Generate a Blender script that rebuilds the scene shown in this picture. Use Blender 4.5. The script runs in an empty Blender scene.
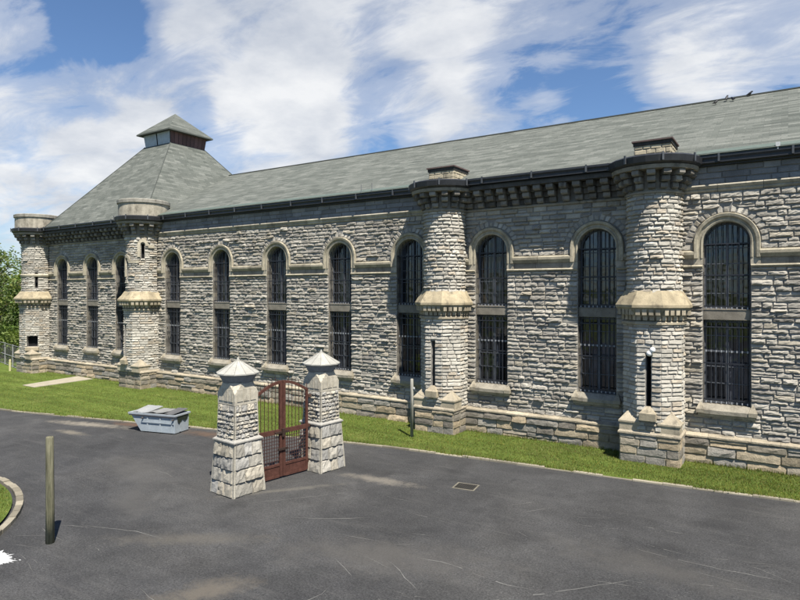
import bpy, math, random
import numpy as np
from mathutils import Vector, Matrix
R = random.Random(7)
PI = math.pi
rad = math.radians
scene = bpy.context.scene
COL = scene.collection

# ------------------------------------------------------------------ helpers
class MB:
    """collects geometry, links it as ONE mesh object"""
    def __init__(s): s.v = []; s.f = []; s.c = []; s.uv = []; s.t = (.4, .4, .4)
    def vert(s, p, c=None):
        s.v.append((p[0], p[1], p[2])); s.c.append(c or s.t); return len(s.v) - 1
    def poly(s, pts, c=None, uv=None):
        i = [s.vert(p, c) for p in pts]; s.f.append(i); s.uv.append(uv)
    def box(s, a, b, c=None, ch=0.0):
        x0, y0, z0 = a; x1, y1, z1 = b
        p = [(x0,y0,z0),(x1,y0,z0),(x1,y1,z0),(x0,y1,z0),(x0,y0,z1),(x1,y0,z1),(x1,y1,z1),(x0,y1,z1)]
        i = [s.vert(q, c) for q in p]
        for f in ((0,3,2,1),(4,5,6,7),(0,1,5,4),(1,2,6,5),(2,3,7,6),(3,0,4,7)):
            s.f.append([i[k] for k in f]); s.uv.append(None)
    def xbox(s, M, a, b, c=None):
        n = len(s.v); s.box(a, b, c)
        for k in range(n, len(s.v)): s.v[k] = tuple(M @ Vector(s.v[k]))
    def loft(s, rings, c=None, closed=True, cap=True):
        idx = [[s.vert(p, c) for p in r] for r in rings]
        n = len(rings[0])
        for a, b in zip(idx, idx[1:]):
            for k in range(n if closed else n - 1):
                m = (k + 1) % n
                s.f.append([a[k], a[m], b[m], b[k]]); s.uv.append(None)
        if cap and closed:
            s.f.append(list(reversed(idx[0]))); s.uv.append(None)
            s.f.append(list(idx[-1])); s.uv.append(None)
    def ngon_ring(s, cx, cy, r, z, n, ph=0.0):
        return [(cx + r*math.cos(ph + 2*PI*k/n), cy + r*math.sin(ph + 2*PI*k/n), z) for k in range(n)]
    def lathe(s, cx, cy, prof, n=32, ph=0.0, c=None, cap=True):
        s.loft([s.ngon_ring(cx, cy, max(r, .001), z, n, ph) for r, z in prof], c, True, cap)
    def tube(s, pts, radii, n=8, c=None):
        rings = []
        for k, p in enumerate(pts):
            p = Vector(p)
            d = (Vector(pts[min(k+1, len(pts)-1)]) - Vector(pts[max(k-1, 0)])).normalized()
            a = d.cross(Vector((0, 0, 1)))
            if a.length < .01: a = Vector((1, 0, 0))
            a.normalize(); b = d.cross(a)
            r = radii[k] if isinstance(radii, (list, tuple)) else radii
            rings.append([tuple(p + a*(r*math.cos(2*PI*j/n)) + b*(r*math.sin(2*PI*j/n))) for j in range(n)])
        s.loft(rings, c)
    def build(s, name, mat, parent=None, smooth=False, fixn=True):
        me = bpy.data.meshes.new(name)
        me.from_pydata(s.v, [], s.f)
        at = me.color_attributes.new('tint', 'FLOAT_COLOR', 'POINT')
        arr = np.ones((len(s.v), 4), dtype=np.float32); arr[:, :3] = np.array(s.c, dtype=np.float32)
        at.data.foreach_set('color', arr.ravel())
        if any(u is not None for u in s.uv):
            ul = me.uv_layers.new(name='UVMap')
            li = 0
            for f, u in zip(s.f, s.uv):
                for k in range(len(f)):
                    ul.data[li].uv = u[k] if u else (0, 0)
                    li += 1
        me.materials.append(mat)
        if smooth:
            me.polygons.foreach_set('use_smooth', [True]*len(me.polygons))
        o = bpy.data.objects.new(name, me); COL.objects.link(o)
        if parent is not None:
            o.parent = parent
            if parent.get('worldbuilt'):
                o.location = -parent.location
            elif parent.parent is not None and parent.parent.get('worldbuilt'):
                o.location = (0, 0, 0)
        return o

def sc_(a, b, c):
    g = R.uniform(a, b); return tuple(x*g for x in c)

def tag(o, label=None, cat=None, group=None, kind=None):
    if label: o['label'] = label
    if cat: o['category'] = cat
    if group: o['group'] = group
    if kind: o['kind'] = kind
    return o

def empty(name, loc, rz=0):
    o = bpy.data.objects.new(name, None); COL.objects.link(o)
    o.location = loc; o.rotation_euler = (0, 0, rz); o.empty_display_size = .3
    return o

def copy_tree(o, parent=None):
    c = o.copy(); COL.objects.link(c)
    if parent is not None: c.parent = parent
    for ch in list(o.children): copy_tree(ch, c)
    return c

# ------------------------------------------------------------------ materials
def new_mat(name, rough=.9, spec=.2):
    m = bpy.data.materials.new(name); m.use_nodes = True
    nt = m.node_tree; b = nt.nodes['Principled BSDF']
    b.inputs['Roughness'].default_value = rough
    b.inputs['Specular IOR Level'].default_value = spec
    return m, nt, b

def N(nt, typ, **kw):
    n = nt.nodes.new(typ)
    for k, v in kw.items():
        if hasattr(n, k) and not k[0].isupper(): setattr(n, k, v)
        else: n.inputs[k].default_value = v
    return n

def ramp(nt, fac, stops, interp='LINEAR'):
    r = nt.nodes.new('ShaderNodeValToRGB'); r.color_ramp.interpolation = interp
    el = r.color_ramp.elements
    while len(el) < len(stops): el.new(.5)
    for e, (p, c) in zip(el, stops):
        e.position = p; e.color = (c, c, c, 1) if isinstance(c, (int, float)) else (*c, 1)
    nt.links.new(fac, r.inputs[0]); return r.outputs[0]

def mixc(nt, fac, a, b, blend='MIX'):
    m = nt.nodes.new('ShaderNodeMix'); m.data_type = 'RGBA'; m.blend_type = blend
    for sock, v in ((m.inputs['Factor'], fac), (m.inputs['A'], a), (m.inputs['B'], b)):
        if isinstance(v, (int, float)): sock.default_value = v
        elif isinstance(v, tuple): sock.default_value = (*v, 1) if len(v) == 3 else v
        else: nt.links.new(v, sock)
    return m.outputs['Result']

def math_(nt, op, a, b=None, c=None, clamp=False):
    m = nt.nodes.new('ShaderNodeMath'); m.operation = op; m.use_clamp = clamp
    for i, v in enumerate((a, b, c)):
        if v is None: continue
        if isinstance(v, (int, float)): m.inputs[i].default_value = v
        else: nt.links.new(v, m.inputs[i])
    return m.outputs[0]

def noise(nt, vec, scale, detail=4, rough=.6, dist=0.0, out='Fac'):
    n = N(nt, 'ShaderNodeTexNoise', Scale=scale, Detail=detail, Roughness=rough, Distortion=dist)
    if vec is not None: nt.links.new(vec, n.inputs['Vector'])
    return n.outputs[out]

def mapping(nt, vec, loc=(0,0,0), rot=(0,0,0), scale=(1,1,1)):
    m = N(nt, 'ShaderNodeMapping'); m.inputs['Location'].default_value = loc
    m.inputs['Rotation'].default_value = rot; m.inputs['Scale'].default_value = scale
    nt.links.new(vec, m.inputs['Vector']); return m.outputs[0]

def objco(nt): return N(nt, 'ShaderNodeTexCoord').outputs['Object']

def bump(nt, b, h, strength=.5, dist=.02):
    n = N(nt, 'ShaderNodeBump', Strength=strength, Distance=dist)
    nt.links.new(h, n.inputs['Height']); nt.links.new(n.outputs[0], b.inputs['Normal'])

def tint_mat(name, rough=.92, amp=(.72, 1.2), nscale=2.2, bumpd=.02, bumps=.6, fine=28., stain=None, spec=.15, grain=None):
    m, nt, b = new_mat(name, rough, spec)
    at = N(nt, 'ShaderNodeAttribute', attribute_name='tint')
    co = objco(nt)
    if grain: co = mapping(nt, co, scale=grain)
    n1 = noise(nt, co, nscale, 6, .65)
    n2 = noise(nt, co, fine, 5, .7)
    f = ramp(nt, n1, [(.3, amp[0]), (.7, amp[1])])
    col = mixc(nt, 1.0, at.outputs['Color'], f, 'MULTIPLY')
    f2 = ramp(nt, n2, [(.3, .8), (.7, 1.14)])
    col = mixc(nt, 1.0, col, f2, 'MULTIPLY')
    if stain:
        sm = ramp(nt, noise(nt, mapping(nt, co, scale=(1, 1, .45)), stain[0], 5, .7), [(stain[1], 0.), (stain[1]+.14, stain[2])])
        col = mixc(nt, sm, col, stain[3])
    nt.links.new(col, b.inputs['Base Color'])
    h = math_(nt, 'ADD', math_(nt, 'MULTIPLY', noise(nt, co, 9., 5, .65), 1.0), math_(nt, 'MULTIPLY', n2, .5))
    bump(nt, b, h, bumps, bumpd)
    return m

M = {}
M['rock'] = tint_mat('rock_faced_limestone', bumpd=.022, bumps=.8, nscale=.9, amp=(.72, 1.18), stain=(1.1, .6, .4, (.13, .12, .105)))
M['plinth'] = tint_mat('weathered_plinth_stone', bumpd=.05, bumps=.8, amp=(.75, 1.2), stain=(1.3, .58, .55, (.07, .06, .05)))
M['trim'] = tint_mat('dressed_sandstone', bumpd=.015, bumps=.6, amp=(.68, 1.18), stain=(2.6, .53, .62, (.10, .088, .068)))
M['dark_stone'] = tint_mat('dark_cornice_stone', bumpd=.02, bumps=.5, amp=(.65, 1.2), stain=(2.2, .55, .6, (.03, .028, .027)))  # dark corbel and cap stone with darker random blotches
M['paint'] = tint_mat('painted_metal', rough=.6, amp=(.85, 1.1), bumpd=.004, bumps=.2, nscale=3., spec=.3, stain=(3., .63, .5, (.1, .06, .04)))
M['black_metal'] = tint_mat('dark_metal', rough=.45, amp=(.7, 1.2), bumpd=.003, bumps=.2, nscale=4., spec=.4)
M['rust'] = tint_mat('red_oxide_paint', rough=.7, amp=(.7, 1.25), bumpd=.004, bumps=.3, nscale=6., stain=(5., .58, .5, (.03, .015, .01)))
M['wood'] = tint_mat('weathered_wood', rough=.9, amp=(.5, 1.35), bumpd=.02, bumps=.9, nscale=7., stain=(9., .5, .75, (.04, .042, .022)), grain=(1, 1, .09))
M['concrete'] = tint_mat('concrete', rough=.9, amp=(.8, 1.12), bumpd=.006, bumps=.4, nscale=2., stain=(2., .6, .4, (.16, .13, .09)))
M['bark'] = tint_mat('bark', rough=.95, amp=(.6, 1.2), bumpd=.03, bumps=.8, nscale=5.)

def leaf_mat():
    m, nt, b = new_mat('leaves', .6, .25)
    at = N(nt, 'ShaderNodeAttribute', attribute_name='tint')
    nt.links.new(at.outputs['Color'], b.inputs['Base Color'])
    tr = N(nt, 'ShaderNodeBsdfTranslucent')
    nt.links.new(mixc(nt, 1., at.outputs['Color'], (1.1, 1.25, .55), 'MULTIPLY'), tr.inputs['Color'])
    mx = N(nt, 'ShaderNodeMixShader'); mx.inputs[0].default_value = .35
    nt.links.new(b.outputs[0], mx.inputs[1]); nt.links.new(tr.outputs[0], mx.inputs[2])
    nt.links.new(mx.outputs[0], nt.nodes['Material Output'].inputs['Surface'])
    return m
M['leaf'] = leaf_mat()

def roof_mat():
    m, nt, b = new_mat('asphalt_shingles', .9, .1)
    uv = N(nt, 'ShaderNodeUVMap').outputs[0]
    br = N(nt, 'ShaderNodeTexBrick', Scale=1.0)
    br.offset = .37; br.offset_frequency = 2; br.squash = 1
    br.inputs['Color1'].default_value = (0, 0, 0, 1); br.inputs['Color2'].default_value = (1, 1, 1, 1)
    br.inputs['Mortar'].default_value = (.5, .5, .5, 1)
    br.inputs['Mortar Size'].default_value = .008; br.inputs['Mortar Smooth'].default_value = .3
    br.inputs['Brick Width'].default_value = .62; br.inputs['Row Height'].default_value = .26
    nt.links.new(uv, br.inputs['Vector'])
    br2 = N(nt, 'ShaderNodeTexBrick', Scale=1.0)
    br2.offset = .61; br2.inputs['Color1'].default_value = (0, 0, 0, 1); br2.inputs['Color2'].default_value = (1, 1, 1, 1)
    br2.inputs['Mortar Size'].default_value = 0.0
    br2.inputs['Brick Width'].default_value = .97; br2.inputs['Row Height'].default_value = .26
    nt.links.new(uv, br2.inputs['Vector'])
    t = mixc(nt, .5, br.outputs['Color'], br2.outputs['Color'])
    c = ramp(nt, t, [(0., (.074, .081, .071)), (.5, (.113, .120, .105)), (1., (.165, .170, .15))])
    n = ramp(nt, noise(nt, mapping(nt, uv, scale=(.5, .6, 1)), 1., 6, .6), [(.3, .93), (.7, 1.06)])
    c = mixc(nt, 1., c, n, 'MULTIPLY')
    n2 = ramp(nt, noise(nt, uv, 14., 3, .7), [(.3, .85), (.7, 1.15)])
    c = mixc(nt, 1., c, n2, 'MULTIPLY')
    c = mixc(nt, math_(nt, 'MULTIPLY', br.outputs['Fac'], .6), c, (.06, .065, .06))
    nt.links.new(c, b.inputs['Base Color'])
    # each course lifts towards its lower edge
    sep = N(nt, 'ShaderNodeSeparateXYZ'); nt.links.new(uv, sep.inputs[0])
    saw = math_(nt, 'SUBTRACT', 1.0, math_(nt, 'FRACT', math_(nt, 'DIVIDE', sep.outputs['Y'], .26)))
    h = math_(nt, 'ADD', saw, math_(nt, 'MULTIPLY', noise(nt, uv, 22., 3, .7), .6))
    bump(nt, b, h, .8, .02)
    return m
M['roof'] = roof_mat()

def glass_mat():
    m, nt, b = new_mat('old_window_glass', .05, .9)
    co = objco(nt)
    oi = N(nt, 'ShaderNodeObjectInfo').outputs['Random']
    vv = N(nt, 'ShaderNodeCombineXYZ'); nt.links.new(math_(nt, 'MULTIPLY', oi, 37.), vv.inputs[0]); nt.links.new(math_(nt, 'MULTIPLY', oi, 91.), vv.inputs[2])
    ad = N(nt, 'ShaderNodeVectorMath', operation='ADD'); nt.links.new(co, ad.inputs[0]); nt.links.new(vv.outputs[0], ad.inputs[1])
    n = noise(nt, mapping(nt, ad.outputs[0], scale=(1.6, 1, .35)), 1.2, 3, .5)
    c = ramp(nt, n, [(.42, (.003, .004, .005)), (.56, (.01, .012, .016)), (.64, (.05, .055, .068))])  # paler patches: sky reflections put into the base colour
    nt.links.new(c, b.inputs['Base Color'])
    bump(nt, b, noise(nt, ad.outputs[0], 1.6, 2, .5), .35, .05)
    return m
M['glass'] = glass_mat()

def flat_mat(name, col, rough=.9, ns=3., amp=(.75, 1.2), bd=.01):
    m, nt, b = new_mat(name, rough, .15)
    co = objco(nt)
    c = mixc(nt, 1., col, ramp(nt, noise(nt, co, ns, 6, .65), [(.3, amp[0]), (.7, amp[1])]), 'MULTIPLY')
    nt.links.new(c, b.inputs['Base Color'])
    bump(nt, b, noise(nt, co, ns*6, 4, .7), .5, bd)
    return m
M['void'] = flat_mat('dark_opening', (.01, .01, .011))

# ------------------------------------------------------------------ rock-faced masonry
def tints(kind):
    g = R.uniform(.8, 1.18)
    if kind == 'wall':
        r = R.random()
        if r < .12: base = (.235, .216, .186)
        elif r < .24: base = (.35, .312, .245)
        else: base = (.345, .318, .268)
    elif kind == 'tower':
        base = (.42, .392, .333) if R.random() > .2 else (.385, .335, .262)
    elif kind == 'frieze': base = (.23, .226, .222)  # darker and greyer than the wall: shade under the gutter put into the colour
    elif kind == 'plinth':
        base = R.choice([(.30, .25, .175), (.27, .235, .18), (.26, .24, .205), (.34, .275, .185), (.19, .17, .14)])
    elif kind == 'pier':
        base = R.choice([(.345, .322, .272), (.29, .278, .25), (.37, .335, .268)])
    elif kind == 'void': base = (.3, .29, .27)
    return tuple(x*g for x in base)

ROUGH = 1.0
def stone(mb, mp, ua, ub, va, vb, bulge, col, du=.16, rows=2, fix=None, g=.007):
    L = ub - ua; H = vb - va
    if L < .04 or H < .03: return
    nc = max(1, int(round(L/du)))
    e = min(.028, L*.2, H*.2)
    us = [ua+g] + [ua+g+e + (L-2*g-2*e)*k/nc for k in range(nc+1)] + [ub-g]
    vs = [va+g] + [va+g+e + (H-2*g-2*e)*k/rows for k in range(rows+1)] + [vb-g]
    nu, nv = len(us), len(vs)
    tiltu = R.uniform(-.3, .3); tiltv = R.uniform(-1.1, -.35)
    if g < .02 and H > .1: va += R.uniform(-.014, .01); vb += R.uniform(-.012, .012); H = vb-va; vs = [va+g] + [va+g+e + (H-2*g-2*e)*k/rows for k in range(rows+1)] + [vb-g]
    bl = bulge*R.choice((.65, .8, .9, 1., 1.1, 1.35))*R.uniform(.9, 1.1)
    if bulge > .06: q_ = R.random(); bl *= .18 if q_ < .035 else (1.7 if q_ > .95 else 1)
    base = len(mb.v); inside = 0
    V = mb.v; C = mb.c
    for j in range(nv):
        for i in range(nu):
            u = us[i]; v = vs[j]
            if i in (0, nu-1) or j in (0, nv-1): d = -.014
            else:
                edge = i in (1, nu-2) or j in (1, nv-2)
                d = bl*((.6 if edge else .85) + ROUGH*R.uniform(-.21, .27) + tiltu*((u-ua)/L-.5) + tiltv*((v-va)/H-.5))
                if not edge:
                    u += R.uniform(-.3, .3)*L/nc; v += R.uniform(-.2, .2)*H/rows
                else:
                    u += R.uniform(-.006, .006); v += R.uniform(-.01, .01)
                d = max(d, .004)
            if fix:
                u, v, ins = fix(u, v); inside += ins
            V.append(mp(u, v, d)); C.append(col)
    if fix and inside == nu*nv:
        del V[base:]; del C[base:]; return
    for j in range(nv-1):
        for i in range(nu-1):
            a = base + j*nu + i
            mb.f.append([a, a+1, a+nu+1, a+nu]); mb.uv.append(None)

def courses(v0, v1, h):
    out = [v0]; 
    while out[-1] < v1 - 1e-6:
        t = R.uniform(*h)
        if v1 - out[-1] - t < h[0]*.8: t = v1 - out[-1]
        out.append(out[-1] + t)
        if len(out) > 400: break
    return out

def rockwall(mb, mp, u0, u1, cs, lens, bulge, kind, excl=None, fix=None, du=.16, rows=2, lod=None, split=.1):
    """cs = list of course levels; excl(va,vb) -> list of excluded u intervals"""
    for va, vb in zip(cs, cs[1:]):
        segs = [(u0, u1)]
        for a, b in (excl(va, vb) if excl else []):
            ns = []
            for p, q in segs:
                if b <= p or a >= q: ns.append((p, q)); continue
                if a > p: ns.append((p, a))
                if b < q: ns.append((b, q))
            segs = ns
        for p, q in segs:
            u = p
            while u < q - 1e-6:
                L = R.uniform(*lens)
                if q - u - L < lens[0]*.7: L = q - u
                if L > lens[1]*1.25: L *= .5
                d_ = du if not lod else du*lod(u)
                if split and R.random() < split and vb - va > .2:
                    m = va + (vb-va)*R.uniform(.4, .6)
                    stone(mb, mp, u, u+L, va, m, bulge*.8, tints(kind), d_, 1, fix)
                    stone(mb, mp, u, u+L, m, vb, bulge*.8, tints(kind), d_, 1, fix)
                else:
                    stone(mb, mp, u, u+L, va, vb, bulge, tints(kind), d_, rows, fix)
                u += L

def flatmap(y0): return lambda u, v, d: (u, y0 - d, v)
def frame(o, ud, nd):
    ox, oy = o; ux, uy = ud; nx, ny = nd
    return lambda u, v, d: (ox + ux*u + nx*d, oy + uy*u + ny*d, v)
def cylmap(cx, cy, r): return lambda u, v, d: (cx + (r+d)*math.sin(u/r), cy - (r+d)*math.cos(u/r), v)

# ------------------------------------------------------------------ the cell block
WC = [7.73, 2.88, -1.98, -6.84, -11.71, -16.20, -20.77, -25.55, -30.41, -35.3, -41.2, -45.1, -49.4]   # window centres
HW = .80; ZB = 2.3; ZS = 8.55; TOP = 11.5
X0, X1 = -53.6, 10.5
ROOT = Vector((-20, 0, 0))
bld = empty('prison_cell_block', ROOT); bld['worldbuilt'] = 1
tag(bld, 'long grey rock-faced stone prison cell block with arched barred windows, turrets and a pyramid-roofed corner', 'building')

wall = MB()
DEP = .52
def backing():
    mb = wall; mb.t = (.25, .24, .22)
    xs = X0
    for xc in sorted(WC):
        a, b = xc-HW, xc+HW
        mb.poly([(xs,0,0),(a,0,0),(a,0,TOP),(xs,0,TOP)])
        mb.poly([(a,0,0),(b,0,0),(b,0,ZB),(a,0,ZB)])
        n = 16
        arc = [(xc - HW*math.cos(PI*k/n), ZS + HW*math.sin(PI*k/n)) for k in range(n+1)]
        for (xa, za), (xb, zb) in zip(arc, arc[1:]):
            mb.poly([(xa,0,za),(xb,0,zb),(xb,0,TOP),(xa,0,TOP)])
            mb.poly([(xa,0,za),(xa,DEP,za),(xb,DEP,zb),(xb,0,zb)], (.36,.33,.27))
        z = ZB
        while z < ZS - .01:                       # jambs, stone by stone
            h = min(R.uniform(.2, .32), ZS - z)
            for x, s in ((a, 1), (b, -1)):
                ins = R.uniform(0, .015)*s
                mb.poly([(x+ins,0,z),(x+ins,DEP,z),(x+ins,DEP,z+h),(x+ins,0,z+h)], sc_(.4, .62, tints('wall')))  # wall tint darkened here, shade of the reveal put into the colour
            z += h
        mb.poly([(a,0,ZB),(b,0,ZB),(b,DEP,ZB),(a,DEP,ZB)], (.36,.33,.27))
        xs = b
    mb.poly([(xs,0,0),(X1,0,0),(X1,0,TOP),(xs,0,TOP)])
    # ends and back of the block
    mb.poly([(X1,0,0),(X1,20,0),(X1,20,TOP),(X1,0,TOP)])
    mb.poly([(X0,0,0),(X0,0,TOP),(X0,15,TOP),(X0,15,0)])
    mb.poly([(X1,20,0),(X0,20,0),(X0,20,TOP),(X1,20,TOP)])
backing()

TUR = [(-4.5, 1.0, 1.06, 1.08), (-14.0, 1.0, 1.06, 1.04), (-38.05, 1.15, 1.2, 1.25), (-52.6, 1.15, 1.2, 1.25)]
def excl_win(va, vb):
    m = (va+vb)/2; out = []
    for xc in WC:
        if vb <= ZB + .02 or va > ZS + 1.42: continue
        if va < 7.9: h = HW
        elif m < ZS: h = 1.12
        else:
            t = 1.42**2 - (m-ZS)**2
            h = math.sqrt(t) - .03 if t > 0 else 0
            if va < ZS: h = max(h, 1.12)
        if h > 0: out.append((xc-h, xc+h))
    for (tx, r, ap, hw) in TUR:                   # nothing behind the turrets
        out.append((tx-r*.9, tx+r*.9))
    return out
def fix_arch(u, v):
    if v > ZS:
        for xc in WC:
            dx = u - xc; dz = v - ZS; q = math.hypot(dx, dz)
            if q < 1.40:
                q = max(q, .01)
                return xc + dx*1.40/q, ZS + dz*1.40/q, 1
    return u, v, 0
lod = lambda u: 1.0 if u > -18 else (1.35 if u > -32 else 1.9)
fm = flatmap(0)
cs1 = courses(1.16, 7.6, (.14, .24))
cs2 = courses(8.27, 10.5, (.14, .24))
rockwall(wall, fm, X0, X1, cs1, (.3, .85), .072, 'wall', excl_win, None, .115, 3, lod)
rockwall(wall, fm, X0, X1, cs2, (.3, .85), .072, 'wall', excl_win, fix_arch, .115, 3, lod)
# dressed frieze under the gutter (plain bays only) and wall behind the corbels
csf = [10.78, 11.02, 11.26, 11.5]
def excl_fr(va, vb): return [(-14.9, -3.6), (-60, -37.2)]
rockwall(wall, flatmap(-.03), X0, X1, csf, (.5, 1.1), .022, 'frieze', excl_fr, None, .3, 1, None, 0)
# left end wall of the corner
rockwall(wall, frame((X0, 15), (0, -1), (-1, 0)), 0, 15, courses(1.16, 10.5, (.2, .3)), (.4, 1.1), .06, 'wall', None, None, .3, 1)
rockwall(wall, frame((X1, 0), (0, 1), (1, 0)), 0, 20, courses(0, 11.4, (.25, .35)), (.5, 1.2), .06, 'wall', None, None, .35, 1)
wall.build('wall', M['rock'], bld)

# plinth
pl = MB(); pl.t = (.3, .25, .18)
PY = -.2
pl.poly([(X0-.2,PY,0),(X1+.2,PY,0),(X1+.2,PY,1.1),(X0-.2,PY,1.1)])
pl.poly([(X0-.2,PY,0),(X0-.2,PY,1.1),(X0-.2,15,1.1),(X0-.2,15,0)])
csp = [0.0, .36, .72, 1.04]
def excl_t(va, vb): return [(tx-hw*.9, tx+hw*.9) for (tx, r, ap, hw) in TUR]
rockwall(pl, flatmap(PY), X0-.2, X1+.2, csp, (.7, 1.5), .075, 'plinth', excl_t, None, .2, 2, lod, .06)
rockwall(pl, frame((X0-.2, 15), (0, -1), (-1, 0)), 0, 15.2, csp, (.7, 1.5), .055, 'plinth', None, None, .3, 2)
x = X0-.2                                            # sloped weathering course
while x < X1+.2:
    L = R.uniform(.9, 1.6); xb = min(x+L, X1+.2)
    c = sc_(.75, 1.12, (.37, .32, .235))
    pl.loft([[(q,PY-.07,1.04),(q,PY-.07,1.1),(q,.01,1.2),(q,.01,1.04)] for q in (x+.004, xb-.004)], c)
    x = xb
pl.build('plinth', M['plinth'], bld)

# string course that turns up round each arch, and the thin moulding under the frieze
st = MB()
TR = (.37, .33, .245); TRD = (.27, .245, .20)
def strip(x0, x1, yb, prof, c, name='string_course'):
    st = MB(); x = x0
    while x < x1 - .01:
        L = R.uniform(1.1, 1.7); xb = min(x+L, x1)
        if x1 - xb < .3: xb = x1
        cc = sc_(.72, 1.14, c)
        st.loft([[(q, yb-p, z) for p, z in prof] for q in (x+.008, xb-.008)], cc)
        x = xb
    if st.f: st.build(name, M['trim'], bld)
edges = []
for xc in sorted(WC): edges += [xc]
spans = []; xs = X0
for xc in sorted(WC): spans.append((xs, xc-1.1)); xs = xc+1.1
spans.append((xs, X1))
spans2 = []; xs = X0
for xc in sorted(WC): spans2.append((xs, xc-HW-.005)); xs = xc+HW+.005
spans2.append((xs, X1))
for a, b in spans:
    strip(a, b, 0, [(.0, 7.96), (.07, 7.96), (.1, 8.02), (.15, 8.1), (.15, 8.2), (.06, 8.27), (0, 8.27)], TR)
for a, b in spans2:
    strip(a, b, 0, [(0, 7.7), (.02, 7.7), (.02, 7.957), (0, 7.957)], TRD)
    strip(a, b, 0, [(0, 7.58), (.09, 7.6), (.12, 7.65), (.06, 7.7), (0, 7.7)], TR)
for a, b in ((X1-7.3-6.7, X1), (-36.9, -15.1)):
    strip(a if a > -30 else a, b, 0, [(0, 10.5), (.05, 10.52), (.09, 10.58), (.06, 10.62), (.1, 10.66), (.15, 10.74), (.12, 10.79), (0, 10.79)], (.42, .38, .30), 'cornice_moulding')

# gutters, corbelled cornices
CLIP = (.07, .075, .08)
def gutter(x0, x1, y):
    GUT = MB(); GUT.t = (.024, .025, .028)
    GUT.box((x0, y, 11.58), (x1, y+.2, 11.84)); GUT.box((x0, y+.2, 11.5), (x1, .3, 11.56), (.03,.03,.032))
    GUT.loft([[(q, y-.05, 11.78), (q, y-.05, 11.86), (q, y+.02, 11.86), (q, y-.0005, 11.70)] for q in (x0+.01, x1-.01)], (.03,.032,.036))
    x = x0 + .8
    while x < x1:
        GUT.box((x-.035, y-.075, 11.60), (x+.035, y-.02, 11.90), CLIP); x += 2.35
    GUT.build('gutter', M['black_metal'], bld)
gutter(-3.0, X1+.3, -.37); gutter(-36.6, -15.5, -.37)
gutter(-12.5, -6.0, -1.02); gutter(-51.2, -39.5, -.95)

def corbels(x0, x1, pr):
    CO = MB()
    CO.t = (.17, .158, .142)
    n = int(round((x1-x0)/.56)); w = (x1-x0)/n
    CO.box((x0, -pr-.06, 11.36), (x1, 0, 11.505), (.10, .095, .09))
    CO.loft([[(q, 0, 10.46), (q, -.1, 10.48), (q, -.13, 10.54), (q, -.06, 10.6), (q, 0, 10.6)] for q in (x0, x1)], (.27, .245, .2))
    for k in range(n):
        xc = x0 + (k+.5)*w
        for j in range(3):
            za = 10.6 + .255*j; p = pr*(.35+.31*j)
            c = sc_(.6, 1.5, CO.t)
            hw_ = .15*R.uniform(.92, 1.05)
            rg = lambda s, zz, o: [(xc-s, -o, zz), (xc+s, -o, zz), (xc+s, 0, zz), (xc-s, 0, zz)]
            CO.loft([rg(hw_*.92, za+.01, p-.07), rg(hw_, za+.07, p), rg(hw_, za+.2, p+.005), rg(hw_*.92, za+.25, p-.04)], c)
        if R.random() < .8:   # stone block in the recess between
            for j in range(3):
                c = sc_(.5, 1.2, CO.t)
                CO.box((xc+.17, -pr*(.12+.14*j), 10.62+.245*j), (xc+w-.17, 0, 10.85+.245*j), c)
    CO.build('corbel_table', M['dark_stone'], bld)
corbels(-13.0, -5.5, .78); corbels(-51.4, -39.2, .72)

# main roof
RZ0, RY0, RZ1, RY1 = 11.9, -.45, 16.84, 10.0
sl = math.hypot(RZ1-RZ0, RY1-RY0)
XR0 = -46.0
rf = MB()
rf.poly([(XR0,RY0,RZ0),(X1+.4,RY0,RZ0),(X1+.4,RY1,RZ1),(XR0,RY1,RZ1)], None, [(XR0,0),(X1+.4,0),(X1+.4,sl),(XR0,sl)])
rf.poly([(X1+.4,20.6,RZ0),(XR0,20.6,RZ0),(XR0,RY1,RZ1),(X1+.4,RY1,RZ1)], None, [(0,0),(56,0),(56,sl),(0,sl)])
rf.poly([(X1+.1,RY0+.5,TOP),(X1+.1,20,TOP),(X1+.1,RY1,RZ1-.1)])
rf.poly([(XR0,-.3,11.57),(X1+.4,-.3,11.57),(X1+.4,20.4,11.57),(XR0,20.4,11.57)])
rf.box((XR0, RY1-.12, RZ1-.03), (X1+.4, RY1+.12, RZ1+.035))
ro = rf.build('roof', M['roof'], bld)
k = (RZ1-RZ0)/(RY1-RY0)
def roofz(y): return RZ0 + k*(y-RY0)
for a, b, y0 in ((-3.0, X1+.3, -.38), (-37.2, -15.3, -.38), (-14.9, -3.4, -1.0)):
    FL = MB(); FL.t = (.10, .125, .105)
    if y0 < -.9: FL.poly([(a,y0,11.83),(b,y0,11.83),(b,-.4,roofz(-.4)+.02),(a,-.4,roofz(-.4)+.02)], (.15,.16,.15))
    else:
        FL.poly([(a,y0,roofz(y0)+.015),(b,y0,roofz(y0)+.015),(b,.02,roofz(.02)+.02),(a,.02,roofz(.02)+.02)])
        FL.box((a, y0-.02, roofz(y0)-.06), (b, y0+.0, roofz(y0)+.02))
    FL.build('copper_flashing' if y0 > -.9 else 'lead_flashing', M['paint'], bld)
# two short lightning spikes and a white box on the eave
for px in (-19.0, -18.3):
    sp = MB(); sp.t = (.12, .12, .13); sp.tube([(px, -.42, 11.85), (px, -.42, 12.35)], .016, 5); sp.build('lightning_rod', M['black_metal'], bld)
wb = MB(); wb.t = (.5, .5, .49)
wb.box((-.38, -.42, 11.92), (-.24, -.32, 12.07)); wb.box((-.33, -.43, 11.82), (-.29, -.41, 11.92))
wb.build('junction_box', M['paint'], bld)

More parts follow.
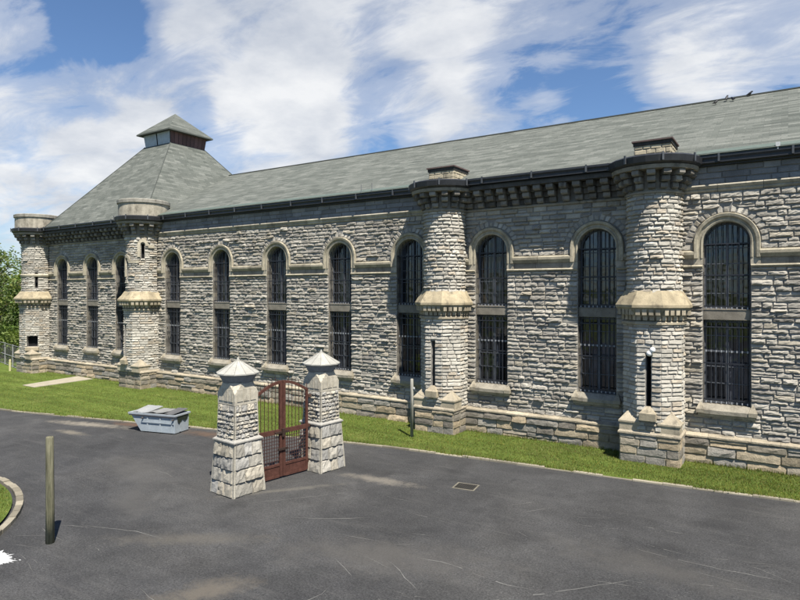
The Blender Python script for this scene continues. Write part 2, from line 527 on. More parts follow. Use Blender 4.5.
# pyramid roof of the corner
PXL, PXR, PYF, PYB, PZ = -50.3, -37.1, -.95, 14.6, 11.86
cx0, cyc, ca, cz = -44.5, 7.0, 1.72, 19.0
pr = MB()
B = [(PXL,PYF,PZ),(PXR,PYF,PZ),(PXR,PYB,PZ),(PXL,PYB,PZ)]
T = [(cx0-ca,cyc-ca,cz),(cx0+ca,cyc-ca,cz),(cx0+ca,cyc+ca,cz),(cx0-ca,cyc+ca,cz)]
for i in range(4):
    j = (i+1) % 4
    pr.poly([B[i],B[j],T[j],T[i]], None, [(0,0),(14,0),(8.6,10),(5.2,10)])
    p, q = Vector(B[i]), Vector(T[i])
    pr.tube([p+Vector((0,0,.02)), q+Vector((0,0,.02))], .03, 5)
pr.poly([(PXL-2.5,PYF+.3,11.6),(PXR,PYF+.3,11.6),(PXR,PYB,11.6),(PXL-2.5,PYB,11.6)])
pyr = pr.build('pyramid_roof', M['roof'], bld)
lv = MB()
cb, ct, zt = ca, ca+.12, cz+.98
for i in range(4):
    j = (i+1) % 4
    sgn = [(-1,-1),(1,-1),(1,1),(-1,1)]
    b0 = (cx0+sgn[i][0]*cb, cyc+sgn[i][1]*cb); b1 = (cx0+sgn[j][0]*cb, cyc+sgn[j][1]*cb)
    t0 = (cx0+sgn[i][0]*ct, cyc+sgn[i][1]*ct); t1 = (cx0+sgn[j][0]*ct, cyc+sgn[j][1]*ct)
    pale = i in (0, 3)
    for s in range(9 if not pale else 2):
        n = 9 if not pale else 2
        f0, f1 = (s+.04)/n, (s+.96)/n
        L = lambda a, b, f: (a[0]+(b[0]-a[0])*f, a[1]+(b[1]-a[1])*f)
        c = (.40, .44, .47) if pale else sc_(.7, 1.2, (.13, .068, .06))
        lv.poly([(*L(b0,b1,f0),cz),(*L(b0,b1,f1),cz),(*L(t0,t1,f1),zt),(*L(t0,t1,f0),zt)], c)
lv.loft([[(cx0+s[0]*(cb-.05), cyc+s[1]*(cb-.05), cz) for s in sgn], [(cx0+s[0]*(ct-.05), cyc+s[1]*(ct-.05), zt) for s in sgn]], (.05,.05,.055))
lv.build('cupola_louvre', M['paint'], pyr)
cr = MB()
ce = ct+.38
rr = [(cx0+s[0]*ce, cyc+s[1]*ce) for s in sgn]
for i in range(4):
    j = (i+1) % 4
    cr.poly([(*rr[i],zt+.06),(*rr[j],zt+.06),(cx0,cyc,22.05)], None, [(0,0),(4.5,0),(2.25,3.2)])
    cr.poly([(*rr[i],zt-.04),(*rr[j],zt-.04),(*rr[j],zt+.06),(*rr[i],zt+.06)], (.05,.05,.05), [(0,.1)]*4)
cr.poly([(*rr[3],zt-.04),(*rr[2],zt-.04),(*rr[1],zt-.04),(*rr[0],zt-.04)], None, [(0,0)]*4)
cr.build('cupola_roof', M['roof'], pyr)

# ------------------------------------------------------------------ turrets
def oct_pts(cx, cy, ap, z):
    r = ap/math.cos(PI/8)
    return [(cx + r*math.cos(PI/8 + k*PI/4), cy + r*math.sin(PI/8 + k*PI/4), z) for k in range(8)]
TY = -.35
def niche(name, mp, ua, ub, za, zb, dep, parent, arched=False):
    mb = MB(); mb.t = (.25, .24, .22)
    a = [mp(ua, za, .0), mp(ub, za, .0), mp(ub, zb, .0), mp(ua, zb, .0)]
    b = [mp(ua, za, -dep), mp(ub, za, -dep), mp(ub, zb, -dep), mp(ua, zb, -dep)]
    for i in range(4):
        j = (i+1) % 4; mb.poly([a[i], a[j], b[j], b[i]])
    mb.poly(b, (.012, .012, .013))
    return mb.build(name, M['rock'], parent)

def turret(cx, r, ap, hw, top, slits_low, slit_cyl, band=None, lamp=False):
    sh = MB(); sh.t = (.27, .25, .22)
    # round upper shaft
    mp = cylmap(cx, TY, r)
    lim = 1.8*r
    ang = sorted(set([-1.8 + 3.6*k/40 for k in range(41)] + [q for s in slit_cyl for q in (s[0]-s[1], s[0]+s[1])]))
    for a, b in zip(ang, ang[1:]):
        zs = [6.5, 10.55]
        for (t, w, za, zb) in slit_cyl:
            if a >= t-w-1e-6 and b <= t+w+1e-6: zs = [6.5, za, None, zb, 10.55]
        def q(za, zb): sh.poly([mp(a*r, za, 0), mp(b*r, za, 0), mp(b*r, zb, 0), mp(a*r, zb, 0)])
        if len(zs) == 2: q(*zs)
        else: q(zs[0], zs[1]); q(zs[3], zs[4])
    ex = lambda va, vb: [((t-w)*r, (t+w)*r) for (t, w, za, zb) in slit_cyl if vb > za+.02 and va < zb-.02]
    far = 1.0 if cx > -20 else 1.5
    rockwall(sh, mp, -lim, lim, courses(6.6, 10.5, (.13, .2)), (.25, .6), .062, 'tower', ex, None, .14*far, 2, None, 0)
    # octagonal lower shaft
    cs = courses(1.3, 5.45, (.13, .2))
    el = 2*ap*math.tan(PI/8)
    for kf in range(-2, 3):
        a = kf*PI/4
        nd = (math.sin(a), -math.cos(a)); ud = (math.cos(a), math.sin(a))
        fmap = frame((cx+nd[0]*ap, TY+nd[1]*ap), ud, nd)
        sl_ = [s for s in slits_low if s[0] == kf]
        e2 = lambda va, vb: [(s[1]-s[2], s[1]+s[2]) for s in sl_ if vb > s[3]+.02 and va < s[4]-.02]
        us = [-el/2, el/2]
        if sl_:
            s = sl_[0]
            for (u0, u1, z0, z1) in ((-el/2, s[1]-s[2], 1.2, 5.5), (s[1]+s[2], el/2, 1.2, 5.5), (s[1]-s[2], s[1]+s[2], 1.2, s[3]), (s[1]-s[2], s[1]+s[2], s[4], 5.5)):
                sh.poly([fmap(u0, z0, 0), fmap(u1, z0, 0), fmap(u1, z1, 0), fmap(u0, z1, 0)])
        else:
            sh.poly([fmap(-el/2, 1.2, 0), fmap(el/2, 1.2, 0), fmap(el/2, 5.5, 0), fmap(-el/2, 5.5, 0)])
        rockwall(sh, fmap, -el/2-.022, el/2+.022, cs, (.22, .55), .05, 'tower', e2, None, .15*far, 1, None, 0)
    o = sh.build('turret', M['rock'], bld)
    # base
    b = MB(); b.t = (.33, .28, .2)
    yf = TY-1.09; BH = 1.2
    b.poly([(cx-hw,yf,0),(cx+hw,yf,0),(cx+hw,yf,BH),(cx-hw,yf,BH)]); b.poly([(cx+hw,yf,0),(cx+hw,0,0),(cx+hw,0,BH),(cx+hw,yf,BH)])
    b.poly([(cx-hw,0,0),(cx-hw,yf,0),(cx-hw,yf,BH),(cx-hw,0,BH)]); b.poly([(cx-hw,yf,BH),(cx+hw,yf,BH),(cx+hw,0,BH),(cx-hw,0,BH)])
    bcs = [0, .34, .66, .95, 1.13]
    rockwall(b, frame((cx, yf), (1, 0), (0, -1)), -hw, hw, bcs, (.5, 1.1), .045, 'plinth', None, None, .18, 2, None, 0)
    rockwall(b, frame((cx+hw, yf), (0, 1), (1, 0)), 0, -yf, bcs, (.5, .8), .045, 'plinth', None, None, .18, 2, None, 0)
    rockwall(b, frame((cx-hw, 0), (0, -1), (-1, 0)), 0, -yf, bcs, (.5, .8), .045, 'plinth', None, None, .18, 2, None, 0)
    cc = (.36, .31, .23)
    w1, w2 = hw+.06, hw-.02
    sq = lambda w, y, z: [(cx-w, y, z), (cx+w, y, z), (cx+w, 0, z), (cx-w, 0, z)]
    b.loft([sq(w1, yf-.06, 1.13), sq(w1, yf-.06, 1.19), sq(w2, yf+.03, 1.3), sq(w2-.1, yf+.1, 1.301)], cc)
    b.build('turret_base', M['plinth'], o)
    # broaches over the corners
    k8 = ap*math.tan(PI/8)
    for sx in (-1, 1):
        br = MB(); br.t = (.37, .32, .235)
        yo = TY - ap - .03; xo = ap + .03
        A = (cx+sx*k8*.8, yo); Bc = (cx+sx*xo, yo); Cc = (cx+sx*xo, TY-k8*.8)
        m8 = (cx+sx*ap*.66, TY-ap*.66); ins = (cx+sx*ap*.5, TY-ap*.5)
        L3 = [A, Bc, Cc, ins] if sx > 0 else [Cc, Bc, A, ins]
        ctr = (cx+sx*ap*.72, TY-ap*.72)
        sc3 = lambda f, z: [(ctr[0]+(p[0]-ctr[0])*f, ctr[1]+(p[1]-ctr[1])*f, z) for p in L3]
        br.loft([sc3(1., 1.2), sc3(1., 1.55), sc3(1.1, 1.56), sc3(1.1, 1.62)] + [[(m8[0]+(p[0]-m8[0])*.04, m8[1]+(p[1]-m8[1])*.04, 2.12) for p in L3]])
        br.build('broach', M['trim'], o)
    # skirt: sloped octagonal shoulder, dentil course and band under it
    sk = MB(); sk.t = (.37, .31, .205)
    s8 = lambda a, z: oct_pts(cx, TY, a, z)
    q = r + (.36 if cx > -20 else .44)
    for i in range(8):
        g = lambda a, z: s8(a, z)[i]; h = lambda a, z: s8(a, z)[(i+1) % 8]
        n = 2
        for s in range(n):
            c = sc_(.88, 1.08, sk.t)
            def lp(a, z, f):
                p0, p1 = Vector(s8(a, z)[i]), Vector(s8(a, z)[(i+1) % 8]); return tuple(p0.lerp(p1, f))
            pr_ = [(q-.02, 6.03), (q, 6.05), (q, 6.15), (r+.2, 6.42), (r+.02, 6.7)]
            for (a0, z0), (a1, z1) in zip(pr_, pr_[1:]):
                sk.poly([lp(a0, z0, s/n), lp(a0, z0, (s+1)/n), lp(a1, z1, (s+1)/n), lp(a1, z1, s/n)], c)
    sk.loft([s8(ap-.1, 5.5), s8(q-.03, 6.03)], (.3, .27, .2), cap=True)
    sk.loft([s8(ap+.05, 5.38), s8(ap+.09, 5.4), s8(ap+.09, 5.48), s8(ap+.03, 5.52)], (.36, .31, .225))
    for i in range(8):
        p0, p1 = Vector(s8(1, 0)[i]), Vector(s8(1, 0)[(i+1) % 8])
        mid = (p0+p1)/2; nd = Vector((mid.x-cx, mid.y-TY, 0)).normalized()
        ud = Vector((-nd.y, nd.x, 0))
        Mf = Matrix(((ud.x, nd.x, 0, cx), (ud.y, nd.y, 0, TY), (0, 0, 1, 0), (0, 0, 0, 1)))
        hl = q*math.tan(PI/8)
        nd_ = 4
        for s in range(nd_):
            u = -hl*.86 + 2*hl*.86*(s+.5)/nd_
            wd = hl*.86/nd_*.66
            c = sc_(.75, 1.1, (.4, .345, .25))
            sk.xbox(Mf, (u-wd, ap-.1, 5.56), (u+wd, ap+.09, 5.76), c)
            sk.xbox(Mf, (u-wd, ap-.1, 5.765), (u+wd, q-.06, 6.0), c)
    sk.build('turret_skirt', M['trim'], o)
    # corbelled cap
    cp = MB(); cp.t = (.20, .185, .16)
    cp.lathe(cx, TY, [(r, 10.42), (r+.09, 10.46), (r+.11, 10.53), (r+.03, 10.58), (r+.03, 11.3), (r+.58, 11.32), (r+.62, 11.46), (.1, 11.47)], 32, 0, (.26, .235, .19))
    nc = 16
    for kk in range(nc):
        a = 2*PI*kk/nc + .1
        Mr = Matrix.Translation((cx, TY, 0)) @ Matrix.Rotation(a, 4, 'Z')
        for j in range(3):
            za = 10.6 + .245*j; p = r + .18 + .17*j
            c = sc_(.55, 1.5, cp.t)
            w = .14*R.uniform(.9, 1.08)
            rg = lambda s, zz, o_: [tuple(Mr @ Vector(v)) for v in ((r-.1, -s, zz), (o_, -s, zz), (o_, s, zz), (r-.1, s, zz))]
            cp.loft([rg(w*.9, za+.01, p-.06), rg(w, za+.06, p), rg(w, za+.19, p), rg(w*.9, za+.235, p-.04)], c)
    cp.build('corbelled_cap', M['dark_stone'], o)
    gt = MB(); gt.t = (.026, .027, .03)
    gt.lathe(cx, TY, [(r+.6, 11.47), (r+.72, 11.55), (r+.76, 11.78), (r+.68, 11.84), (.05, 11.9)], 24)
    for a in (-1.2, -.45, .35, 1.1):
        Mr = Matrix.Translation((cx, TY, 0)) @ Matrix.Rotation(a-PI/2, 4, 'Z')
        gt.xbox(Mr, (r+.74, -.035, 11.56), (r+.79, .035, 11.88), CLIP)
    gt.build('turret_gutter', M['black_metal'], o)
    if top == 'chimney':
        ch = MB(); ch.t = (.44, .38, .27)
        x0, x1, y0, y1 = cx-.68, cx+.68, -.75, .75
        c2 = [11.88, 12.1, 12.3, 12.46]
        for (z0, z1) in zip(c2, c2[1:]):
            for mpf, ln in ((frame((x0, y0), (1, 0), (0, -1)), x1-x0), (frame((x1, y0), (0, 1), (1, 0)), y1-y0), (frame((x1, y1), (-1, 0), (0, 1)), x1-x0), (frame((x0, y1), (0, -1), (-1, 0)), y1-y0)):
                u = 0
                while u < ln - .01:
                    L = R.uniform(.28, .5)
                    if ln-u-L < .2: L = ln-u
                    stone(ch, mpf, u, u+L, z0, z1, .012, sc_(.8, 1.1, ch.t), .3, 1); u += L
        ch.box((x0+.01, y0+.01, 11.8), (x1-.01, y1-.01, 12.46), (.3, .26, .2))
        ch.box((x0-.03, y0-.03, 12.46), (x1+.03, y1+.03, 12.6), (.06, .056, .052))
        ch.box((x0-.08, y0-.08, 12.6), (x1+.08, y1+.08, 12.66), (.12, .085, .08))
        ch.build('chimney', M['trim'], o)
    else:
        dr = MB(); dr.t = (.36, .325, .255)
        rd = r + .5
        n = 56
        for kk in range(n):
            a0, a1 = 2*PI*kk/n, 2*PI*(kk+1)/n
            c = sc_(.86, 1.12, dr.t)
            dr.poly([(cx+rd*math.cos(a), TY+rd*math.sin(a), z) for a, z in ((a0,11.84),(a1,11.84),(a1,12.75),(a0,12.75))], c)
        dr.lathe(cx, TY, [(rd-.05, 12.72), (rd+.08, 12.74), (rd+.09, 12.95), (rd, 13.0), (.05, 13.02)], 40, 0, (.3, .28, .235))
        dr.build('drum', M['trim'], o)
    for (kf, u, w, za, zb) in slits_low:
        a = kf*PI/4
        nd = (math.sin(a), -math.cos(a)); ud = (math.cos(a), math.sin(a))
        fmap = frame((cx+nd[0]*ap, TY+nd[1]*ap), ud, nd)
        nn = niche('slit_window' if w < .2 else 'square_opening', fmap, u-w, u+w, za, zb, .35, o)
        s = MB(); s.t = (.37, .315, .225)
        ee = w + (.2 if w < .2 else .1)
        if w < .2:
            bb = [fmap(u-ee, za-.5, 0), fmap(u+ee, za-.5, 0), fmap(u+ee, za-.5, .22), fmap(u-ee, za-.5, .22)]
            mm = [fmap(u-ee, za-.22, 0), fmap(u+ee, za-.22, 0), fmap(u+ee, za-.22, .24), fmap(u-ee, za-.22, .24)]
            tt = [fmap(u-.08, za+.03, 0), fmap(u+.08, za+.03, 0), fmap(u+.08, za+.03, .02), fmap(u-.08, za+.03, .02)]
            s.loft([bb, mm, tt])
        else:
            s.loft([[fmap(u-ee, za-.32, 0), fmap(u+ee, za-.32, 0), fmap(u+ee, za-.32, .12), fmap(u-ee, za-.32, .12)], [fmap(u-ee, za-.02, 0), fmap(u+ee, za-.02, 0), fmap(u+ee, za-.08, .12), fmap(u-ee, za-.08, .12)]])
        s.build('slit_sill' if w < .2 else 'opening_sill', M['trim'], o)
    for (t, w, za, zb) in slit_cyl:
        niche('slit_window', mp, (t-w)*r, (t+w)*r, za, zb, .35, o)
    if band:
        hd = MB(); hd.t = (.46, .41, .31)
        if band == 'ring':
            hd.lathe(cx, TY, [(r+.02, 7.9), (r+.1, 7.93), (r+.13, 8.05), (r+.05, 8.12)], 40, 0, None, False)
        else:
            for (t, w, za, zb) in slit_cyl:
                pts = [(-.32, za+.1), (-.32, zb), (-.2, zb+.25), (0, zb+.34), (.2, zb+.25), (.32, zb), (.32, zb-.15)]
                inn = [(-.14, za+.1), (-.14, zb), (-.1, zb+.08), (0, zb+.12), (.1, zb+.08), (.14, zb), (.14, zb-.15)]
                for (p, pi), (p2, pi2) in zip(zip(pts, inn), zip(pts[1:], inn[1:])):
                    A = [(p, .11), (p2, .11), (pi2, .11), (pi, .11)]
                    f = [mp(t*r+q_[0], q_[1], d_) for q_, d_ in A]; bk = [mp(t*r+q_[0], q_[1], -.02) for q_, d_ in A]
                    hd.loft([bk, f])
            for (ta, tb, z) in ((slit_cyl[0][0]+.28, slit_cyl[0][0]+.62, 9.68), (slit_cyl[1][0]+.2, slit_cyl[0][0]-.2, 8.62)):
                m_ = 4
                hd.loft([[mp(aa*r, z, -.02), mp(aa*r, z, .11), mp(aa*r, z+.18, .11), mp(aa*r, z+.18, -.02)] for aa in [ta+(tb-ta)*k_/m_ for k_ in range(m_+1)]])
        hd.build('hood_moulding', M['trim'], o)
    if lamp:
        lm = MB(); lm.t = (.75, .75, .73)
        yb = TY-ap
        lm.box((cx+.02, yb-.1, 4.36), (cx+.1, yb+.02, 4.42), (.4, .4, .4))
        for (dx, dz) in ((.04, 4.30), (.16, 4.44)):
            rings = []
            for k_ in range(7):
                t = k_/6*PI
                rings.append(lm.ngon_ring(cx+dx, yb-.16, max(.11*math.sin(t), .004), dz-.11*math.cos(t), 12))
            lm.loft(rings)
        lm.build('security_lamp', M['paint'], o, True)
    return o
turret(-4.5, 1.0, 1.06, 1.08, 'chimney', [(0, -.02, .1, 2.22, 4.3)], [], None, True)
turret(-14.0, 1.0, 1.06, 1.04, 'chimney', [(0, -.05, .1, 2.22, 4.35)], [])
turret(-38.05, 1.15, 1.2, 1.25, 'drum', [(0, -.32, .09, 2.2, 4.4)], [(.92, .09, 8.95, 9.95), (-.12, .09, 7.6, 8.9)], 'hood')
turret(-52.6, 1.15, 1.2, 1.25, 'drum', [(1, .0, .4, 2.2, 3.05)], [(1.02, .09, 7.0, 8.25)], 'ring')

# ------------------------------------------------------------------ windows (built once at the origin, then copied)
def make_window():
    f = MB(); f.t = (.10, .107, .12)
    y = .40
    def bar(x0, x1, z0, z1, ya, yb): f.box((x0, ya, z0), (x1, yb, z1))
    ztr0, ztr1 = 5.58, 5.96
    # steel sash frame behind the bars
    for x in (-.77, .77): bar(x-.04, x+.04, ZB, ZS, y-.03, y+.05)
    bar(-.045, .045, ZB, ztr0, y-.05, y+.05); bar(-.045, .045, ztr1, ZS+.74, y-.05, y+.05)
    for x in (-.4, .4):
        bar(x-.02, x+.02, ZB, ztr0, y-.02, y+.04); bar(x-.02, x+.02, ztr1, ZS+.62, y-.02, y+.04)
    for z in (2.36, 3.1, 3.75, 4.35, 4.95, 5.5, 6.02, 6.6, 7.15, 7.75, 8.35):
        t = .035 if z in (2.36, 5.5, 6.02, 4.35) else .016
        bar(-.76, .76, z-t, z+t, y-.022, y+.045)
    n = 14
    for k_ in range(n):
        a0, a1 = PI*k_/n, PI*(k_+1)/n
        g = lambda a, r_, yy: (r_*math.cos(a), yy, ZS+r_*math.sin(a))
        f.loft([[g(a0, .81, y-.03), g(a0, .72, y-.03), g(a0, .72, y+.05), g(a0, .81, y+.05)], [g(a1, .81, y-.03), g(a1, .72, y-.03), g(a1, .72, y+.05), g(a1, .81, y+.05)]])
    w = f.build('window', M['black_metal'], bld)
    # the iron grille in front
    b = MB(); b.t = (.022, .024, .03)
    yb = .12
    nb = 9
    for k_ in range(nb):
        x = -.70 + 1.4*k_/(nb-1)
        ztop = ZS + math.sqrt(max(.79**2 - x*x, 0)) - .02
        b.tube([(x, yb, ztr1+.03), (x, yb, ztop)], .015, 5)
        b.tube([(x, yb, ZB+.06), (x, yb, ztr0-.02)], .015, 5)
    for z in (6.1, 7.3, 8.5, 2.5, 3.9, 5.3):
        b.box((-.79, yb-.03, z-.025), (.79, yb-.012, z+.025))
    for k_ in range(nb):            # bar ends on the sills, sunlit tips put into a paler colour
        x = -.70 + 1.4*k_/(nb-1)
        for z in (ztr1+.03, ZB+.06, 4.33): b.box((x-.02, yb-.05, z), (x+.02, yb-.031, z+.08), (.3, .31, .32))
    b.build('window_grille', M['black_metal'], w)
    g = MB(); g.t = (.01, .01, .01)
    yg = y + .03
    for (z0, z1) in ((ZB, ztr0), (ztr1, ZS)):
        g.poly([(-.76, yg, z0), (.76, yg, z0), (.76, yg, z1), (-.76, yg, z1)])
    g.poly([(.76*math.cos(PI*k_/16), yg, ZS+.76*math.sin(PI*k_/16)) for k_ in range(17)])
    g.build('glass', M['glass'], w)
    t = MB(); t.t = (.20, .18, .145)
    t.box((-HW+.005, .07, ztr0), (HW-.005, .5, ztr1))
    t.loft([[(x_, .05, ztr1), (x_, .05, ztr1+.02), (x_, .3, ztr1+.05), (x_, .3, ztr1)] for x_ in (-HW+.005, HW-.005)])
    t.build('transom', M['trim'], w)
    s = MB(); s.t = (.27, .245, .195)
    s.loft([[(x_, -.24, 1.98), (x_, -.24, 2.12), (x_, .0, 2.32), (x_, .2, 2.33), (x_, .2, 1.98)] for x_ in (-.9, .9)])
    for sx in (-1, 1):
        x_ = sx*.88
        s.loft([[(x_-.14, -.27, 2.0), (x_+.14, -.27, 2.0), (x_+.14, .0, 2.0), (x_-.14, .0, 2.0)],
                [(x_-.14, -.27, 2.14), (x_+.14, -.27, 2.14), (x_+.14, .0, 2.14), (x_-.14, .0, 2.14)],
                [(x_-.02, -.06, 2.42), (x_+.02, -.06, 2.42), (x_+.02, .0, 2.42), (x_-.02, .0, 2.42)]], (.30, .265, .2))
    s.loft([[(x_, -.16, 1.86), (x_, -.2, 1.98), (x_, 0, 1.98), (x_, 0, 1.86)] for x_ in (-.96, .96)], (.33, .29, .22))
    s.build('sill', M['trim'], w)
    a = MB(); a.t = (.37, .33, .245)
    prof = [(.80, -.0), (.80, -.07), (.86, -.09), (.90, -.05), (.96, -.06), (1.0, -.13), (1.1, -.15), (1.13, -.08), (1.13, .0)]   # radius, y
    n = 22
    ring = lambda x_, zf: None
    for k_ in range(n):
        c = sc_(.78, 1.1, a.t)
        a0, a1 = PI*k_/n, PI*(k_+1)/n
        a.loft([[(r_*math.cos(q), yy, ZS+r_*math.sin(q)) for r_, yy in prof] for q in (a0, a1)], c, True, False)
    for sx in (-1, 1):
        a.loft([[(sx*r_, yy, z) for r_, yy in prof] for z in (7.96, ZS)])
        a.box((sx*.965-.165, -.06, 7.57), (sx*.965+.165, 0, 7.955), (.4, .36, .28))
    a.build('arch_moulding', M['trim'], w)
    v = MB()
    nv = 17
    mpv = lambda u, q, d: ((q)*math.cos(PI-u), -d, ZS + q*math.sin(PI-u))
    for k_ in range(nv):
        stone(v, mpv, PI*k_/nv+.004, PI*(k_+1)/nv-.004, 1.14, 1.14+R.uniform(.24, .33), .055, tints('wall'), .12, 2)
    v.build('voussoirs', M['rock'], w)
    return w
win = make_window()
for i, xc in enumerate(WC):
    o = win if i == 0 else copy_tree(win, bld)
    o.location = Vector((xc, 0, 0)) - ROOT

# ------------------------------------------------------------------ ground
def ground_mat():
    m, nt, b = new_mat('asphalt', .85, .25)
    co = objco(nt)
    base = ramp(nt, noise(nt, co, .2, 6, .62, .4), [(.3, (.034, .034, .0345)), (.5, (.0445, .044, .0435)), (.72, (.06, .0585, .056))])
    c = mixc(nt, 1., base, ramp(nt, noise(nt, co, 1.7, 7, .72, .3), [(.3, .86), (.7, 1.14)]), 'MULTIPLY')
    c = mixc(nt, 1., c, ramp(nt, noise(nt, co, 55., 3, .8), [(.3, .55), (.72, 1.5)]), 'MULTIPLY')
    c = mixc(nt, 1., c, ramp(nt, noise(nt, co, 20., 2, .6), [(.32, .70), (.68, 1.32)]), 'MULTIPLY')
    c = mixc(nt, 1., c, ramp(nt, noise(nt, co, .45, 5, .6, .6), [(.33, .78), (.67, 1.2)]), 'MULTIPLY')
    fl = N(nt, 'ShaderNodeTexVoronoi', Scale=13.); nt.links.new(co, fl.inputs['Vector'])
    fsz = ramp(nt, noise(nt, co, .9, 3, .6), [(.35, .1), (.7, .9)])
    c = mixc(nt, math_(nt, 'MULTIPLY', ramp(nt, fl.outputs['Distance'], [(.10, 1.), (.2, 0.)]), fsz), c, (.12, .118, .11))
    # worn pale streaks dragged across the drive
    for (rot, s_, sc_n, pos, amt) in ((.5, (.2, 2.2, 1), 1.3, .55, .30), (-.9, (.2, 2.6, 1), 1.1, .57, .26), (1.5, (.25, 1.6, 1), .9, .57, .22)):
        n_ = noise(nt, mapping(nt, co, rot=(0, 0, rot), scale=s_), sc_n, 8, .75, .5)
        c = mixc(nt, ramp(nt, n_, [(pos, 0.), (pos+.15, amt)]), c, (.10, .096, .089))
    dk = ramp(nt, noise(nt, mapping(nt, co, loc=(7, 3, 0)), .5, 6, .65), [(.55, 0.), (.7, .4)])
    c = mixc(nt, dk, c, (.024, .024, .025))
    # hairline cracks, only here and there
    wob = N(nt, 'ShaderNodeVectorMath', operation='MULTIPLY_ADD')
    nt.links.new(noise(nt, co, 1.6, 5, .7, 0., 'Color'), wob.inputs[0]); wob.inputs[1].default_value = (1.1, 1.1, 0); nt.links.new(co, wob.inputs[2])
    vor = N(nt, 'ShaderNodeTexVoronoi', feature='DISTANCE_TO_EDGE', Scale=.42); nt.links.new(wob.outputs[0], vor.inputs['Vector'])
    gate_n = ramp(nt, noise(nt, mapping(nt, co, loc=(2, 9, 0)), .5, 4, .6), [(.53, 0.), (.66, .45)])
    ck = ramp(nt, vor.outputs['Distance'], [(.004, 1.), (.011, 0.)])
    c = mixc(nt, math_(nt, 'MULTIPLY', ck, gate_n), c, (.015, .015, .016))
    ck2 = ramp(nt, vor.outputs['Distance'], [(.011, 0.), (.016, .6), (.03, 0.)])
    c = mixc(nt, math_(nt, 'MULTIPLY', ck2, gate_n), c, (.10, .097, .09))
    def blot(cx, cy, a, bb, rz, col, amt, ns=2.):
        nonlocal c
        mp_ = N(nt, 'ShaderNodeMapping'); mp_.vector_type = 'TEXTURE'
        mp_.inputs['Location'].default_value = (cx, cy, 0); mp_.inputs['Rotation'].default_value = (0, 0, rz); mp_.inputs['Scale'].default_value = (a, bb, 50)
        nt.links.new(co, mp_.inputs['Vector'])
        ln = N(nt, 'ShaderNodeVectorMath', operation='LENGTH'); nt.links.new(mp_.outputs[0], ln.inputs[0])
        d = math_(nt, 'ADD', ln.outputs['Value'], math_(nt, 'MULTIPLY', math_(nt, 'SUBTRACT', noise(nt, co, ns, 7, .78), .5), 2.4))
        c = mixc(nt, ramp(nt, d, [(.2, amt), (1.15, 0.)]), c, col)
    blot(-12.2, -8.6, 1.9, .4, .1, (.17, .152, .125), .7)       # dust by the far pier
    blot(-14.2, -11.2, 2.6, .22, .9, (.13, .12, .1), .5)
    blot(-29.5, -9.2, 3.2, .5, .25, (.22, .195, .155), .8)         # pale silt beside the dumpster
    blot(-27.5, -8.0, 1.7, .5, .2, (.105, .062, .04), .8)         # rusty stain under the dumpster
    blot(-22.6, -7.3, 2.0, .55, .22, (.095, .062, .042), .8)
    blot(-28.5, -10.6, 1.3, .35, .1, (.2, .175, .135), .6)
    blot(-10.9, -17.2, 1.5, .6, 1.05, (.11, .095, .075), .75, 1.4)   # brown patch in the foreground
    blot(-17.5, -14.6, 2.0, .8, -.5, (.07, .067, .062), .6, 1.5)
    blot(-8.5, -13.5, 3.5, 1.2, .4, (.085, .079, .07), .5, 1.2)
    blot(-3.0, -10.5, 3.0, 1.0, -.1, (.08, .075, .067), .45, 1.2)
    blot(-20.5, -12.5, 3.2, 1.1, -.3, (.08, .076, .069), .45, 1.2)
    blot(-13.5, -15.5, 2.6, .5, .6, (.10, .09, .074), .5, 1.6)
    blot(-18.2, -18.2, .55, .22, .3, (.75, .75, .74), 0.0)
    nt.links.new(c, b.inputs['Base Color'])
    bump(nt, b, noise(nt, co, 45., 4, .8), .6, .012)
    return m
M['asphalt'] = ground_mat()

def lawn_mat():
    m, nt, b = new_mat('lawn', .9, .1)
    co = objco(nt)
    c = ramp(nt, noise(nt, co, .7, 7, .7), [(.3, (.072, .105, .02)), (.55, (.11, .15, .03)), (.75, (.16, .185, .05))])
    wv = noise(nt, mapping(nt, co, rot=(0, 0, -.12), scale=(.05, 1.6, 1)), 1., 3, .5)
    c = mixc(nt, 1., c, ramp(nt, wv, [(.35, .82), (.65, 1.18)]), 'MULTIPLY')
    c = mixc(nt, 1., c, ramp(nt, noise(nt, co, 40., 3, .8), [(.3, .6), (.7, 1.3)]), 'MULTIPLY')
    nt.links.new(c, b.inputs['Base Color'])
    bump(nt, b, noise(nt, co, 50., 4, .8), 1., .04)
    return m
M['lawn'] = lawn_mat()
M['field'] = flat_mat('rough_field', (.075, .095, .03), .95, .3, (.6, 1.3), .05)

def sheet(name, poly, z, mat, label, cat):
    mb = MB(); mb.poly([(x, y, z) for x, y in poly])
    o = mb.build(name, mat); return tag(o, label, cat, None, 'structure')
g_ = MB(); S = 900
g_.poly([(-S,-S,-.02),(S,-S,-.02),(S,S,-.02),(-S,S,-.02)])
tag(g_.build('ground', M['field']), 'rough grassy ground beyond the prison lawn', 'ground', None, 'structure')
KERB = [(-75, -13.5), (-60, -12.6), (-48, -11.4), (-36.98, -9.99), (-29.35, -8.15), (-23.19, -6.57), (-16.39, -5.13), (-11.51, -4.47), (-7.12, -4.06), (-3.08, -3.75), (.31, -3.28), (8, -2.7), (20, -1.9)]
def resample(P, step):
    out = []
    for a, b in zip(P, P[1:]):
        n = max(1, int(math.dist(a, b)/step))
        for k_ in range(n): out.append((a[0]+(b[0]-a[0])*k_/n, a[1]+(b[1]-a[1])*k_/n))
    out.append(P[-1]); return out
def smooth(P, it=2):
    for _ in range(it):
        Q = [P[0]]
        for a, b in zip(P, P[1:]):
            Q += [(a[0]*.75+b[0]*.25, a[1]*.75+b[1]*.25), (a[0]*.25+b[0]*.75, a[1]*.25+b[1]*.75)]
        Q.append(P[-1]); P = Q
    return P
KS = smooth(KERB)
